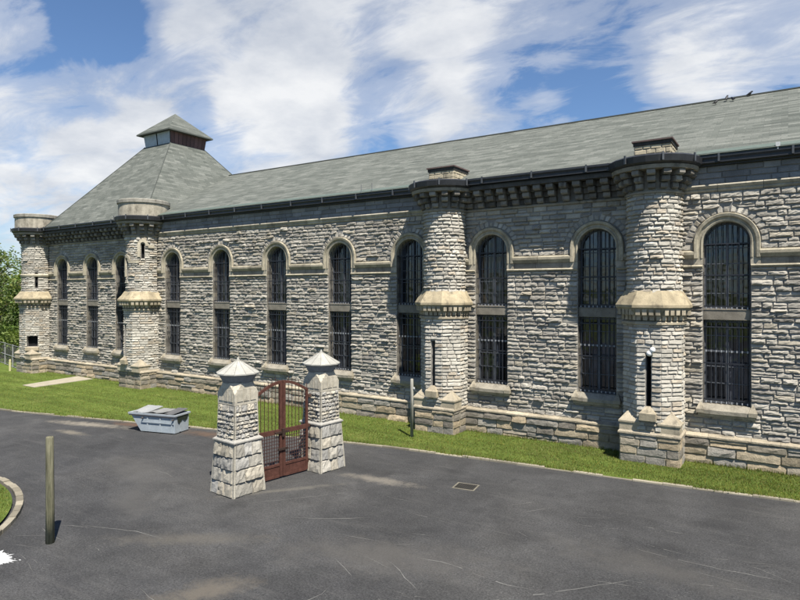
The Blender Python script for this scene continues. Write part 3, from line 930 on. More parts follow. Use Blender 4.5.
sheet('asphalt_drive', KS + [(20, -60), (-75, -60)], -.016+.02, M['asphalt'], 'worn dark grey asphalt drive in front of the cell block', 'drive')
sheet('lawn', [(x, y+.05) for x, y in KS] + [(20, .5), (-53.5, .5), (-75, 12)], .05, M['lawn'], 'mown green lawn strip along the foot of the prison wall', 'lawn')
def kerb(name, P, label, w=.13, h=.07, z=0):
    mb = MB(); P = resample(P, .9)
    for a, b in zip(P, P[1:]):
        dx, dy = b[0]-a[0], b[1]-a[1]; L = math.hypot(dx, dy); nx, ny = -dy/L*w, dx/L*w
        gx, gy = dx/L*.006, dy/L*.006
        c = sc_(.6, 1.15, (.27, .24, .18))
        hh = h + R.uniform(-.025, .015); a = (a[0], a[1]+R.uniform(-.012, .012)) if w < .19 else a
        r0 = lambda p, s: [(p[0]+gx*s, p[1]+gy*s, -.01), (p[0]+gx*s, p[1]+gy*s, hh-.015), (p[0]+gx*s+nx*.12, p[1]+gy*s+ny*.12, hh), (p[0]+gx*s+nx, p[1]+gy*s+ny, hh), (p[0]+gx*s+nx, p[1]+gy*s+ny, -.01)]
        mb.loft([r0(a, 1), r0(b, -1)], c)
    return tag(mb.build(name, M['concrete']), label, 'kerb', None, 'structure')
kerb('kerb', KS, 'low tan stone kerb between the asphalt and the long lawn')
# round planted island at the left edge
ICX, ICY, IR = -23.4, -23.2, 7.15
def isl(r, n=90): return [(ICX + r*math.cos(2*PI*k_/n), ICY + r*math.sin(2*PI*k_/n)) for k_ in range(n)]
sheet('lawn_island', isl(IR-.1), .09, M['lawn'], 'rounded grass island at the left edge of the drive', 'lawn')
ip = isl(IR); kerb('kerb', list(reversed(ip + [ip[0]])), 'pale curved kerb round the grass island on the left', .2, .13)

def blades(pts, zb, hmin, hmax, label):
    n = len(pts)
    v = np.zeros((n*3, 3), dtype=np.float32); c = np.ones((n*3, 4), dtype=np.float32)
    rs = np.random.RandomState(3)
    a = rs.uniform(0, 2*PI, n); h = rs.uniform(hmin, hmax, n); w = rs.uniform(.008, .018, n)
    P = np.array(pts); ca_, sa_ = np.cos(a), np.sin(a)
    lx, ly = rs.normal(0, .025, n), rs.normal(0, .025, n)
    v[0::3] = np.stack([P[:,0]-ca_*w, P[:,1]-sa_*w, np.full(n, zb)], 1)
    v[1::3] = np.stack([P[:,0]+ca_*w, P[:,1]+sa_*w, np.full(n, zb)], 1)
    v[2::3] = np.stack([P[:,0]+lx, P[:,1]+ly, zb+h], 1)
    br = rs.uniform(.7, 1.25, n)
    br = br*(1 + .13*np.sign(np.sin(P[:,1]*3.6 + P[:,0]*.55)))*(1 + .12*np.sin(P[:,0]*.9+1.3*np.sin(P[:,1]*1.7)))
    dry = np.clip(np.sin(P[:,0]*.73+2*np.sin(P[:,1]*1.1+P[:,0]*.31))-.55, 0, 1)*.9 + (rs.uniform(0, 1, n) < .05)*.8
    col = np.stack([.13*br*rs.uniform(.8, 1.45, n), .17*br, .036*br], 1)
    col = col*(1-dry[:,None]*.6) + np.array([.22, .19, .075])*dry[:,None]*.6
    for k_ in range(3): c[k_::3, :3] = col
    me = bpy.data.meshes.new('grass'); me.from_pydata(v.tolist(), [], np.arange(n*3).reshape(n, 3).tolist())
    at = me.color_attributes.new('tint', 'FLOAT_COLOR', 'POINT'); at.data.foreach_set('color', c.ravel())
    me.materials.append(M['leaf'])
    o = bpy.data.objects.new('grass', me); COL.objects.link(o)
    return tag(o, label, 'grass', None, 'stuff')
def kerb_y(x):
    for a, b in zip(KS, KS[1:]):
        if a[0] <= x <= b[0]: return a[1] + (b[1]-a[1])*(x-a[0])/(b[0]-a[0])
    return -3
pts = []
SLAB = [(-45.4, -4.9), (-43.7, -4.95), (-44.2, -.5), (-46.6, -.3)]
def in_slab(x, y): return -46.5 < x < -43.6 and y > -5.0
while len(pts) < 90000:
    x = 4 - 58*R.random()**1.25; y = kerb_y(x) + .12 + R.random()*(-.2-kerb_y(x)-.1)
    if any(abs(x-tx) < hw+.05 and y > -1.36 for tx, r, ap, hw in TUR) or in_slab(x, y): continue
    pts.append((x, y))
tall = []
for _ in range(9000):
    x = 6 - 58*R.random()**1.2
    if any(abs(x-tx) < hw+.05 for tx, r, ap, hw in TUR): continue
    tall.append((x, -.22 - abs(R.gauss(0, .09))) if R.random() < .55 else (x, kerb_y(x) + .1 + R.gauss(0, .05)))
blades(pts, .045, .03, .085, 'short green grass blades on the long lawn by the wall')
blades(tall, .045, .06, .17, 'longer untrimmed grass tufts along the wall foot and the kerb')
pts = []
while len(pts) < 26000:
    r = (IR-.15)*math.sqrt(R.random()); a = R.uniform(-.2, PI*.75)
    pts.append((ICX+r*math.cos(a), ICY+r*math.sin(a)))
blades(pts, .085, .03, .085, 'short green grass blades on the rounded island')
sb = MB(); sb.t = (.33, .295, .225)
sb.loft([[(x, y, .03) for x, y in SLAB], [(x, y, .085) for x, y in SLAB]])
tag(sb.build('path', M['concrete']), 'short pale concrete path across the lawn to the far turret', 'path', None, 'structure')

# scuffs, cracks and drag marks on the asphalt
sc = MB()
def mark(P, w, c, z=.008):
    P = resample(P, .25); n = len(P)
    L, Rr = [], []
    for i, p in enumerate(P):
        a, b = P[max(i-1, 0)], P[min(i+1, n-1)]
        d = math.hypot(b[0]-a[0], b[1]-a[1]) or 1
        nx, ny = -(b[1]-a[1])/d, (b[0]-a[0])/d
        t = min(1, 4*i/n, 4*(n-1-i)/n + .05)
        ww = w*t*R.uniform(.4, 1.2); j = R.uniform(-.015, .015)
        L.append((p[0]+nx*(ww+j), p[1]+ny*(ww+j), z)); Rr.append((p[0]-nx*(ww-j), p[1]-ny*(ww-j), z))
    for i in range(n-1):
        if R.random() < .88: sc.poly([Rr[i], Rr[i+1], L[i+1], L[i]], c)
for k_ in range(90):
    x, y = R.uniform(-26, 2), R.uniform(-19, -4.6)
    a = R.choice([.25, .5, .3, -.3, .1]) + R.uniform(-.2, .2); L = R.uniform(.3, 2.2); cv = R.uniform(-.3, .3)
    P = []
    for j in range(6):
        P.append((x, y)); x += math.cos(a)*L/5; y += math.sin(a)*L/5; a += cv/5 + R.uniform(-.12, .12)
    if R.random() < .6: mark(P, R.uniform(.004, .010), sc_(.75, 1.1, (.062, .060, .057)))
    else: mark(P, R.uniform(.004, .009), (.028, .028, .03))
SCP = [[(-10.6, -17.4), (-9.6, -17.2), (-8.9, -16.7), (-8.6, -16.0), (-8.7, -15.4)], [(-12.5, -13.0), (-11.3, -12.4), (-10.3, -11.6)],
       [(-8.0, -13.2), (-6.9, -13.0), (-5.6, -13.3), (-4.6, -13.1)], [(-14.6, -13.1), (-13.2, -11.5), (-11.8, -9.6)],
       [(-7.4, -8.6), (-6.6, -7.6)], [(-6.8, -8.9), (-6.0, -7.8)], [(-3.8, -9.6), (-1.8, -9.8), (.2, -9.6)], [(-3.5, -8.0), (-2.2, -7.9)], [(-6.4, -15.2), (-4.6, -13.3), (-2.8, -11.2)]]
for P in SCP: mark(smooth(P, 1), R.uniform(.009, .016), (.070, .068, .063))
mark([(-17.0, -16.6), (-15.2, -16.0), (-14.0, -15.9)],   .014, (.105, .10, .04), .0085)
tag(sc.build('asphalt_scuffs', flat_mat('scuffed_asphalt', (.15, .147, .137), .9, 5.)) , 'thin pale scuffs and cracks across the asphalt', 'road marks', None, 'stuff')
sc.v = sc.v
wsp = MB(); wsp.t = (.5, .5, .49)
pp = []
for k_ in range(64):
    a = 2*PI*k_/64; rr_ = R.uniform(.8, 1.12) + (.35 if R.random() < .14 else 0)
    pp.append((-16.62 + .55*rr_*math.cos(a), -18.92 + .3*rr_*math.sin(a), .0095))
ci = wsp.vert((-16.62, -18.92, .028)); ii = [wsp.vert(p) for p in pp]
for k_ in range(64): wsp.f.append([ci, ii[k_], ii[(k_+1) % 64]]); wsp.uv.append(None)
for k_ in range(26):
    x, y, q_ = -16.5 + R.gauss(0, .33), -18.85 + R.gauss(0, .17), R.uniform(.008, .026)
    wsp.poly([(x+q_*2*math.cos(2*PI*j_/7)*R.uniform(.6, 1.2), y+q_*math.sin(2*PI*j_/7), .0105) for j_ in range(7)], (.36, .36, .35))
tag(wsp.build('white_spill', M['concrete']), 'splash of spilt white powder on the asphalt by the island kerb', 'spill', None, 'stuff')

# ------------------------------------------------------------------ gate
def pier(loc, rz, label):
    global ROUGH
    ROUGH = 1.6
    e = empty('stone_gate_pier', loc, rz)
    tag(e, label, 'gate pier', 'stone gate piers')
    def tapered(mb, w0, w1, z0, z1, cs, lens, bulge, kind):
        for kf in range(4):
            a = kf*PI/2
            nx, ny = math.sin(a), -math.cos(a); ux, uy = math.cos(a), math.sin(a)
            def mp(u, v, d):
                w = w0 + (w1-w0)*(v-z0)/(z1-z0)
                uu = u*w
                return (nx*(w+d)+ux*uu, ny*(w+d)+uy*uu, v)
            mb.poly([mp(-1, z0, 0), mp(1, z0, 0), mp(1, z1, 0), mp(-1, z1, 0)], (.2, .185, .16))
            rockwall(mb, mp, -1+.09, 1-.09, cs, lens, bulge, kind, None, None, .16, 3, None, 0)
            for va, vb in zip(cs, cs[1:]):        # drafted corner margins
                for s in (-1, 1):
                    u0, u1 = (-1, -.9) if s < 0 else (.9, 1)
                    mb.poly([mp(u0, va+.006, .012), mp(u1, va+.006, .012), mp(u1, vb-.006, .012), mp(u0, vb-.006, .012)], (.40, .37, .30))
    b = MB(); tapered(b, .64, .535, 0, 1.72, [0, .44, .86, 1.26, 1.72], (.5, 1.1), .05, 'pier')
    b.build('pier_base', M['rock'], e)
    s = MB(); tapered(s, .485, .455, 1.8, 2.94, courses(1.84, 2.94, (.12, .18)), (.22, .5), .05, 'pier')
    s.build('pier_shaft', M['rock'], e)
    m = MB(); m.t = (.33, .315, .28)
    q = lambda w, z: [(-w,-w,z),(w,-w,z),(w,w,z),(-w,w,z)]
    m.loft([q(.55, 1.70), q(.59, 1.73), q(.59, 1.77), q(.48, 1.85)])
    m.build('band_course', M['trim'], e)
    t = MB(); t.t = (.46, .42, .335)
    t.loft([q(.465, 2.94), q(.47, 3.3)])
    def eight(w, z, cut): return [(w,-w+cut,z),(w,w-cut,z),(w-cut,w,z),(-w+cut,w,z),(-w,w-cut,z),(-w,-w+cut,z),(-w+cut,-w,z),(w-cut,-w,z)]
    t.loft([eight(.47, 3.3, .005), eight(.47, 3.58, .24), eight(.45, 3.66, .22)])
    for kf in range(4):
        Mr = Matrix.Rotation(kf*PI/2, 4, 'Z')
        for u in (-.26, 0, .26): t.xbox(Mr, (u-.11, -.485, 3.06), (u+.11, -.46, 3.46), (.45, .41, .325))
    t.build('cap_block', M['trim'], e)
    n = MB(); n.t = (.24, .24, .235)
    n.lathe(0, 0, [(.47, 3.6), (.48, 3.69), (.53, 3.7), (.54, 3.76), (.57, 3.77), (.59, 3.84), (.61, 3.85), (.64, 3.93)], 12, PI/12)
    n.build('cap_neck', M['concrete'], e)
    c = MB(); c.t = (.37, .36, .315)
    for k_ in range(12):
        a0, a1 = 2*PI*k_/12+PI/12, 2*PI*(k_+1)/12+PI/12
        cc = sc_(.88, 1.06, c.t)
        p0, p1 = (.71*math.cos(a0), .71*math.sin(a0)), (.71*math.cos(a1), .71*math.sin(a1))
        c.poly([(*p0, 3.97), (*p1, 3.97), (0, 0, 4.40)], cc)
        c.poly([(*p0, 3.93), (*p1, 3.93), (*p1, 3.97), (*p0, 3.97)], cc)
        c.poly([(0, 0, 3.93), (*p1, 3.93), (*p0, 3.93)], (.2, .2, .2))
        c.tube([(p0[0], p0[1], 3.972), (0, 0, 4.402)], .008, 5, (.22, .21, .185))
    c.tube([(0, 0, 4.37), (0, 0, 4.46)], [.05, .02], 8)
    c.build('conical_cap', M['concrete'], e)
    ROUGH = 1.0
    return e
pier((-15.50, -12.05, 0), rad(-6), 'nearer stone gate pier with pale cone cap, left of the rusty gate')
pier((-14.90, -8.48, 0), rad(-6), 'farther stone gate pier with pale cone cap, right of the rusty gate')

gate = empty('iron_gate', (-15.2, -10.27, 0), rad(-9.5))
tag(gate, 'closed double iron gate in rusty red-brown between the two stone piers', 'gate')
def leaf(s):
    RC = (.078, .034, .025)
    W = 1.14
    f = MB(); f.t = RC
    ytop = lambda t: 3.02 + .42*math.sin(t*PI/2)          # t: 0 hinge .. 1 centre
    yy = lambda t: s*(W*(1-t) + .012)
    bx = lambda t0, t1, z0, z1, d=.035: f.box((-d, min(yy(t0), yy(t1)), z0), (d, max(yy(t0), yy(t1)), z1))
    bx(0, .08, .08, 3.02); bx(.9, 1, .08, 3.46, .045)
    bx(.08, .9, .08, .50, .015); bx(.08, .9, .46, .54); bx(.08, .9, .06, .14)
    bx(.08, .9, 1.60, 1.76)
    n = 12
    f.loft([[(-.04, yy(t), ytop(t)-.05), (-.04, yy(t), ytop(t)+.05), (.04, yy(t), ytop(t)+.05), (.04, yy(t), ytop(t)-.05)] for t in [k_/n for k_ in range(n+1)]])
    o = f.build('gate_leaf', M['rust'], gate)
    b = MB(); b.t = (.06, .028, .022)
    for k_ in range(1, 6):
        t = .08 + .82*k_/6
        b.tube([(0, yy(t), 1.7), (0, yy(t), ytop(t)+.14), (0, yy(t), ytop(t)+.22)], [.012, .012, .003], 6)
    b.tube([(0, yy(.04), 3.0), (0, yy(.04), 3.22), (0, yy(.04), 3.3)], [.014, .014, .003], 6)
    b.build('picket', M['rust'], o)
    l = MB(); l.t = (.055, .03, .026)
    for k_ in range(1, 9):
        t = .08 + .82*k_/9; l.box((-.008, yy(t)-.011, .54), (.008, yy(t)+.011, 1.6))
    for k_ in range(1, 9):
        z = .54 + 1.06*k_/9; l.box((-.0095, min(yy(.08), yy(.9)), z-.011), (.0095, max(yy(.08), yy(.9)), z+.011))
    l.build('lattice', M['rust'], o)
    h = MB(); h.t = (.07, .04, .03)
    for z in (.4, 1.7, 2.8): h.box((-.05, min(yy(0), yy(-.12)), z-.05), (.05, max(yy(0), yy(-.12)), z+.05))
    h.build('hinge', M['rust'], o)
leaf(-1); leaf(1)
lb = MB(); lb.t = (.04, .025, .02)
lb.box((.04, -.35, 1.62), (.09, .25, 1.69)); lb.box((.05, -.06, 1.5), (.11, .05, 1.78))
lb.build('latch', M['rust'], gate)
lb = MB(); lb.t = (.04, .025, .02); lb.box((.045, -.22, 1.02), (.1, .2, 1.1)); lb.build('bolt', M['rust'], gate)

# ------------------------------------------------------------------ dumpster
dm = empty('dumpster', (-25.0, -8.1, 0), rad(14.5)); dm.scale = (.94, .94, .86)
tag(dm, 'small pale grey steel dumpster with a sloping end standing at the lawn edge', 'dumpster')
d = MB(); d.t = (.30, .335, .355)
prof = [(-1.05, .06), (1.02, .06), (1.04, 1.02), (-1.72, 1.02)]
yF, yB = -.42, .62
d.poly([(x, yF, z) for x, z in prof]); d.poly([(x, yB, z) for x, z in reversed(prof)])
for i in (0, 1, 3):
    a, b = prof[i], prof[(i+1) % 4]; d.poly([(a[0], yF, a[1]), (a[0], yB, a[1]), (b[0], yB, b[1]), (b[0], yF, b[1])])
d.poly([(-1.6, yF+.02, .9), (1.0, yF+.02, .9), (1.0, yB-.02, .9), (-1.6, yB-.02, .9)], (.06, .06, .06))
[d.box((x-.04, yF-.03, .07), (x+.04, yF-.001, .93)) for x in (-.62, .15, .85)]; d.box((-.95, yF-.05, .55), (.98, yF-.031, .62)); [d.tube([(x, yF-.02, .8), (x, yF-.13, .8)], .045, 8, (.1, .09, .085)) for x in (-.9, .95)]; d.box((1.042, -.1, .1), (1.06, .0, .95))
for x in (-1.0, .9): d.box((x-.07, yF+.05, .0), (x+.07, yB-.05, .06), (.12, .1, .09))
d.build('skip_body', M['paint'], dm)
r_ = MB(); r_.t = (.29, .315, .33)
r_.box((-1.8, yF-.07, .97), (1.1, yF+.01, 1.06)); r_.box((-1.8, yB-.01, .97), (1.1, yB+.07, 1.06))
r_.box((-1.8, yF+.01, .971), (-1.66, yB-.01, 1.059)); r_.box((1.02, yF+.01, .971), (1.1, yB-.01, 1.059))
r_.box((-1.75, yF-.065, .90), (1.05, yF-.012, .965), (.05, .05, .055))
r_.build('rim', M['paint'], dm)
l_ = MB(); l_.t = (.33, .34, .34)
for (x0, x1, dz, tl, c) in ((-1.5, -.55, 1.08, .05, (.27, .275, .27)), (-.5, .35, 1.12, -.1, (.21, .21, .2)), (.4, .98, 1.07, .03, (.1, .1, .1))):
    nx_ = 4
    l_.loft([[(x0+(x1-x0)*k_/nx_, yF-.02, dz+.03*math.sin(k_*2)), (x0+(x1-x0)*k_/nx_, yB, dz+tl+.1+.03*math.sin(k_*3)), (x0+(x1-x0)*k_/nx_, yB, dz+tl+.13+.03*math.sin(k_*3)), (x0+(x1-x0)*k_/nx_, yF-.02, dz+.03+.03*math.sin(k_*2))] for k_ in range(nx_+1)], c)
l_.build('warped_lid', M['concrete'], dm)
tp = MB(); tp.t = (.02, .025, .02)
tp.poly([(1.066, -.3, 1.0), (1.066, .55, 1.0), (1.066, .5, .75), (1.066, .3, .62), (1.066, .1, .75), (1.066, -.1, .52), (1.066, -.25, .66)])
tp.poly([(1.064, -.25, .66), (1.064, -.1, .52), (1.064, .1, .75), (1.064, .3, .62), (1.064, .5, .75), (1.064, .55, 1.0), (1.064, -.3, 1.0)])
tp.build('torn_liner', M['black_metal'], dm)

# ------------------------------------------------------------------ posts, drain
wp = empty('wooden_post', (-16.42, -17.69, 0)); tag(wp, 'tall weathered round wooden post standing alone on the asphalt', 'post')
w_ = MB(); w_.t = (.17, .16, .105)
pts_ = [(0, 0, -.02), (.004, 0, .9), (-.008, 0, 1.9), (-.012, 0, 2.78), (-.012, 0, 2.82)]
w_.tube(pts_, [.108, .104, .1, .096, .08], 12)
w_.build('post_shaft', M['wood'], wp, True)
gp = empty('lawn_post', (-14.39, -2.76, .04)); tag(gp, 'slim grey post on the lawn in front of the second turret', 'post')
g2 = MB(); g2.t = (.30, .29, .25)
g2.tube([(0, 0, 0), (0, 0, 2.64), (0, 0, 2.66)], [.075, .072, .05], 10)
g2.build('post_shaft', M['wood'], gp, True)
g3 = MB(); g3.t = (.6, .6, .58)
g3.box((.07, -.03, 2.2), (.14, .03, 2.28)); g3.tube([(.1, 0, 2.2), (.35, .25, 1.9), (.6, .5, 1.75)], .008, 5, (.15, .15, .15))
g3.build('cable_bracket', M['paint'], gp)
dr = empty('drain_grate', (-9.24, -7.58, .0)); dr.rotation_euler = (0, 0, rad(8)); tag(dr, 'square iron drain grate in a pale concrete collar in the asphalt', 'drain')
c_ = MB(); c_.t = (.17, .155, .12)
for a, b in (((-.39, -.33, 0), (.39, -.28, .016)), ((-.39, .28, 0), (.39, .33, .016)), ((-.39, -.28, 0), (-.34, .28, .016)), ((.34, -.28, 0), (.39, .28, .016))): c_.box(a, b)
c_.build('collar', M['concrete'], dr)
c2_ = MB(); c2_.t = (.035, .033, .03)
for k_ in range(9): c2_.box((-.34+.076*k_, -.28, .004), (-.34+.076*k_+.045, .28, .014))
c2_.box((-.34, -.28, .0045), (.34, .28, .0075), (.008, .008, .008))
c2_.build('grate_bars', M['black_metal'], dr)

# ------------------------------------------------------------------ bits at the far left
yb_ = MB(); yb_.t = (.5, .46, .24)
yb_.lathe(-54.6, -1.6, [(.085, .0), (.085, .95), (.07, 1.0), (.02, 1.02)], 12)
tag(yb_.build('bollard', M['paint'], None), 'faded pale yellow bollard on the grass left of the corner turret', 'bollard')
fn = empty('chain_link_fence', (-54.5, -.9, 0)); tag(fn, 'thin grey chain-link fence running left from the corner turret', 'fence')
fp = MB(); fp.t = (.28, .28, .28)
for i, (x, y) in enumerate(((.45, -.1), (-2.5, .6), (-5.5, 1.3), (-8.5, 2.0), (-11.5, 2.7))):
    q_ = MB(); q_.t = fp.t; q_.tube([(x, y, 0), (x, y, 2.05)], .05, 8); q_.build('fence_post', M['paint'], fn)
q_ = MB(); q_.t = fp.t
for z in (.12, 1.0, 1.98): q_.tube([(.45, -.1, z), (-11.5, 2.7, z)], .028 if z == 1.0 else .02, 6)
q_.build('fence_rail', M['paint'], fn)
q_ = MB(); q_.t = (.2, .2, .2)
L_ = math.hypot(11.95, 2.8); n = int(L_/.17)
for i in range(-11, n):
    for s in (1, -1):
        t0, t1 = i*.17, i*.17 + 1.86
        za, zb = (.12, 1.98) if s > 0 else (1.98, .12)
        if t0 < 0: za = za + (zb-za)*(-t0)/1.86; t0 = 0
        if t1 > L_: zb = za + (zb-za)*(L_-t0)/max(t1-t0, .01); t1 = L_
        if t1 - t0 < .05: continue
        P = lambda t: (.45-11.95*t/L_, -.1+2.8*t/L_)
        q_.tube([(*P(t0), za), (*P(t1), zb)], .003, 3)
q_.build('wire_mesh', M['paint'], fn)

# ------------------------------------------------------------------ trees beyond the corner
def tree(loc, h, cr, leafcol, label, dense=1.0, nleaf=5200, base=.3, grp='trees beyond the corner turret'):
    e = empty('tree', loc); tag(e, label, 'tree', grp)
    rr = random.Random(int(abs(loc[0]*31+loc[1]*17)))
    t = MB(); t.t = (.12, .1, .075)
    r0 = h*.018
    tips = []
    bend = [(rr.gauss(0, .02)*h*k_/4, rr.gauss(0, .02)*h*k_/4, h*.93*k_/4) for k_ in range(5)]
    t.tube(bend, [r0, r0*.75, r0*.5, r0*.3, r0*.08], 7)
    nb = 15
    for k_ in range(nb):
        f = base + (1-base)*(k_+.5)/nb*.95
        i = min(3, int(f*4)); q = f*4-i
        p = Vector(bend[i]).lerp(Vector(bend[i+1]), q)
        a = k_*2.4 + rr.uniform(-.4, .4); el = rr.uniform(.25, .8)
        L = cr*(1.1 - .75*abs(f-.5))*rr.uniform(.7, 1.1)
        d = Vector((math.cos(a)*math.cos(el), math.sin(a)*math.cos(el), math.sin(el)))
        e1 = p + d*L*.55; e2 = p + d*L + Vector((0, 0, .1*L))
        t.tube([p, e1, e2], [r0*.35, r0*.2, r0*.05], 5)
        tips += [(e1, .8), (e2, 1.), ((e1+e2)/2 + Vector((rr.uniform(-1, 1), rr.uniform(-1, 1), rr.uniform(-.3, .8)))*L*.25, .9)]
        for s in range(3):
            e3 = e1 + Vector((rr.uniform(-1, 1), rr.uniform(-1, 1), rr.uniform(-.2, .9)))*L*.45
            t.tube([e1, e3], [r0*.12, r0*.03], 4); tips.append((e3, .8))
    t.build('trunk', M['bark'], e)
    c = MB()
    for k_ in range(nleaf):
        p, s = rr.choice(tips)
        w = cr*.2*s
        q = p + Vector((rr.gauss(0, w), rr.gauss(0, w), rr.gauss(0, w*.75)))
        b = rr.uniform(.65, 1.3)
        col = (leafcol[0]*b*rr.uniform(.85, 1.25), leafcol[1]*b, leafcol[2]*b)
        sz = rr.uniform(.1, .22)*dense
        u = Vector((rr.gauss(0, 1), rr.gauss(0, 1), rr.gauss(0, .6))).normalized(); v = u.cross(Vector((rr.gauss(0, 1), rr.gauss(0, 1), rr.gauss(0, 1)))).normalized()
        c.poly([tuple(q - u*sz), tuple(q + v*sz*.55), tuple(q + u*sz), tuple(q - v*sz*.55)], col)
    c.build('crown', M['leaf'], e)
TL = [((-60.5, 3.5, 0), 11.2, 2.3, (.15, .19, .055), 'thin half-bare tree with sparse yellowish leaves beside the corner turret', .8, 1500, .3),
      ((-66, 2.5, 0), 11.0, 2.6, (.14, .185, .06), 'slender pale-leaved tree rising at the left edge of the photo', 0.85, 1900, .3),
      ((-63, 8, 0), 7.8, 3.2, (.09, .14, .032), 'low bushy dark green tree behind the chain-link fence', 1.25, 6000, .12),
      ((-70, 8, 0), 8.6, 3.6, (.105, .16, .034), 'broad mid-green tree farther back behind the fence', 1.25, 6500, .12),
      ((-58.5, 7, 0), 7.0, 2.4, (.095, .15, .036), 'small round green tree tucked behind the corner turret', 1.2, 4500, .12),
      ((-78, 14, 0), 10.5, 4.2, (.08, .125, .03), 'tall dense dark tree at the back of the far-left wood', 1.4, 6500, .15),
      ((-80, 3, 0), 9.0, 4.0, (.11, .16, .036), 'wide leafy tree outside the left edge of the lawn', 1.4, 5500, .15),
      ((-90, 10, 0), 10.5, 4.5, (.085, .13, .03), 'large tree farthest away in the left background', 1.6, 5500, .15)]
for a in TL: tree(*a)
def bush(loc, r, h, col, label):
    e = empty('bush', loc); tag(e, label, 'bush', 'bushes behind the fence')
    rr = random.Random(int(abs(loc[0]*13)))
    s = MB(); s.t = (.1, .085, .06)
    for k_ in range(7):
        a = k_*.9; s.tube([(0, 0, 0), (math.cos(a)*r*.3, math.sin(a)*r*.3, h*.5), (math.cos(a)*r*.6, math.sin(a)*r*.6, h*.85)], [.05, .03, .01], 5)
    s.build('stem', M['bark'], e)
    c = MB()
    lob = [(rr.uniform(-.6, .6)*r, rr.uniform(-.6, .6)*r, rr.uniform(.25, .8)*h, rr.uniform(.3, .5)*r) for _ in range(14)]
    for k_ in range(3800):
        x, y, z, w = rr.choice(lob)
        q = Vector((x+rr.gauss(0, w*.6), y+rr.gauss(0, w*.6), max(.1, z+rr.gauss(0, w*.5))))
        b = rr.uniform(.65, 1.3); sz = rr.uniform(.1, .22)
        u = Vector((rr.gauss(0, 1), rr.gauss(0, 1), rr.gauss(0, .6))).normalized(); v = u.cross(Vector((rr.gauss(0, 1), rr.gauss(0, 1), rr.gauss(0, 1)))).normalized()
        c.poly([tuple(q-u*sz), tuple(q+v*sz*.5), tuple(q+u*sz), tuple(q-v*sz*.5)], (col[0]*b, col[1]*b, col[2]*b))
    c.build('foliage', M['leaf'], e)
bush((-61, 2.8, 0), 2.2, 3.2, (.125, .165, .04), 'yellow-green bush right behind the fence beside the turret')
bush((-65, 4.0, 0), 2.6, 3.6, (.085, .135, .03), 'darker bush farther left behind the fence')
bush((-71, 3.5, 0), 3.0, 3.4, (.11, .155, .036), 'spreading bush behind the fence at the left edge of the photo')

# ------------------------------------------------------------------ birds on the roof ridge
def bird(loc, rz, label, up=1.0):
    e = empty('bird', loc, rz); tag(e, label, 'bird', 'black birds on the roof')
    b = MB(); b.t = (.012, .012, .014)
    b.tube([(-.24, 0, .11), (-.15, 0, .14), (-.05, 0, .17), (.06, 0, .21*up), (.13, 0, .27*up), (.17, 0, .31*up), (.21, 0, .315*up), (.25, 0, .31*up), (.30, 0, .30*up)], [.02, .045, .085, .095, .07, .055, .06, .045, .008], 10)
    for s in (-.03, .03): b.tube([(.0, s, .13), (.01, s, .0), (.05, s, .0)], [.012, .008, .006], 5)
    b.build('body', M['black_metal'], e, True)
    w = MB(); w.t = (.016, .016, .019)
    for s in (-1, 1):
        w.loft([[(.08, s*.085, .22), (.06, s*.1, .17), (.02, s*.09, .14), (.02, s*.08, .2)], [(-.1, s*.09, .19), (-.1, s*.1, .15), (-.12, s*.09, .12), (-.1, s*.08, .17)], [(-.28, s*.03, .13), (-.28, s*.035, .12), (-.28, s*.03, .11), (-.28, s*.02, .12)]])
    w.build('wing', M['black_metal'], e)
    return e
CAMP = Vector((0, -26, 6.65))
def on_roof(px, py):
    c, s = math.cos(rad(32.9)), math.sin(rad(32.9)); l = (px-400)/600; u = (292-py)/600
    d = Vector((l*c-s, l*s+c, u))
    t = (RZ0 + k*(CAMP.y-RY0) - CAMP.z)/(d.z - k*d.y)
    p = CAMP + d*t
    return p
BP = [((715.5, 105), .3, 'lowest black bird, sitting below the ridge, leftmost of the four'), ((726.5, 101.5), 1.2, 'upright black bird on the roof, second from the left of the four', ), ((733, 101.5), 2.2, 'black bird on the roof, third from the left of the four'), ((749.5, 96.5), 0., 'black bird perched highest up the roof, rightmost of the four')]
for i, ((px, py), rz, lab) in enumerate(BP):
    p = on_roof(px, py)
    if p.y > RY1: p = Vector((p.x, RY1-.1, roofz(RY1-.1)))
    bb_ = bird((p.x, p.y, roofz(p.y)+.012), rz, lab, 1.35 if i == 1 else 1.0); bb_.scale = (.55, .75, .72)

# ------------------------------------------------------------------ light, sky, camera
AZ, EL = rad(56), rad(60)
to_sun = Vector((math.sin(AZ)*math.cos(EL), -math.cos(AZ)*math.cos(EL), math.sin(EL)))
sd = bpy.data.lights.new('sun', 'SUN'); sd.energy = 5.0; sd.angle = rad(.55); sd.color = (1.0, .95, .87)
so = bpy.data.objects.new('sun', sd); COL.objects.link(so)
so.rotation_euler = to_sun.to_track_quat('Z', 'Y').to_euler(); so.location = (20, -40, 40)

world = bpy.data.worlds.new('World'); scene.world = world; world.use_nodes = True
nt = world.node_tree
bg = nt.nodes['Background']; bg.inputs['Strength'].default_value = .05
sky = N(nt, 'ShaderNodeTexSky', sky_type='NISHITA', sun_disc=False, sun_elevation=EL, sun_rotation=PI-AZ, altitude=300., air_density=1.0, dust_density=.6, ozone_density=2.0)
dirv = N(nt, 'ShaderNodeTexCoord').outputs['Generated']
sep = N(nt, 'ShaderNodeSeparateXYZ'); nt.links.new(dirv, sep.inputs[0])
den = math_(nt, 'ADD', math_(nt, 'MAXIMUM', sep.outputs['Z'], 0.0), .22)
cmb = N(nt, 'ShaderNodeCombineXYZ')
nt.links.new(math_(nt, 'DIVIDE', sep.outputs['X'], den), cmb.inputs[0]); nt.links.new(math_(nt, 'DIVIDE', sep.outputs['Y'], den), cmb.inputs[1])
cv = cmb.outputs[0]
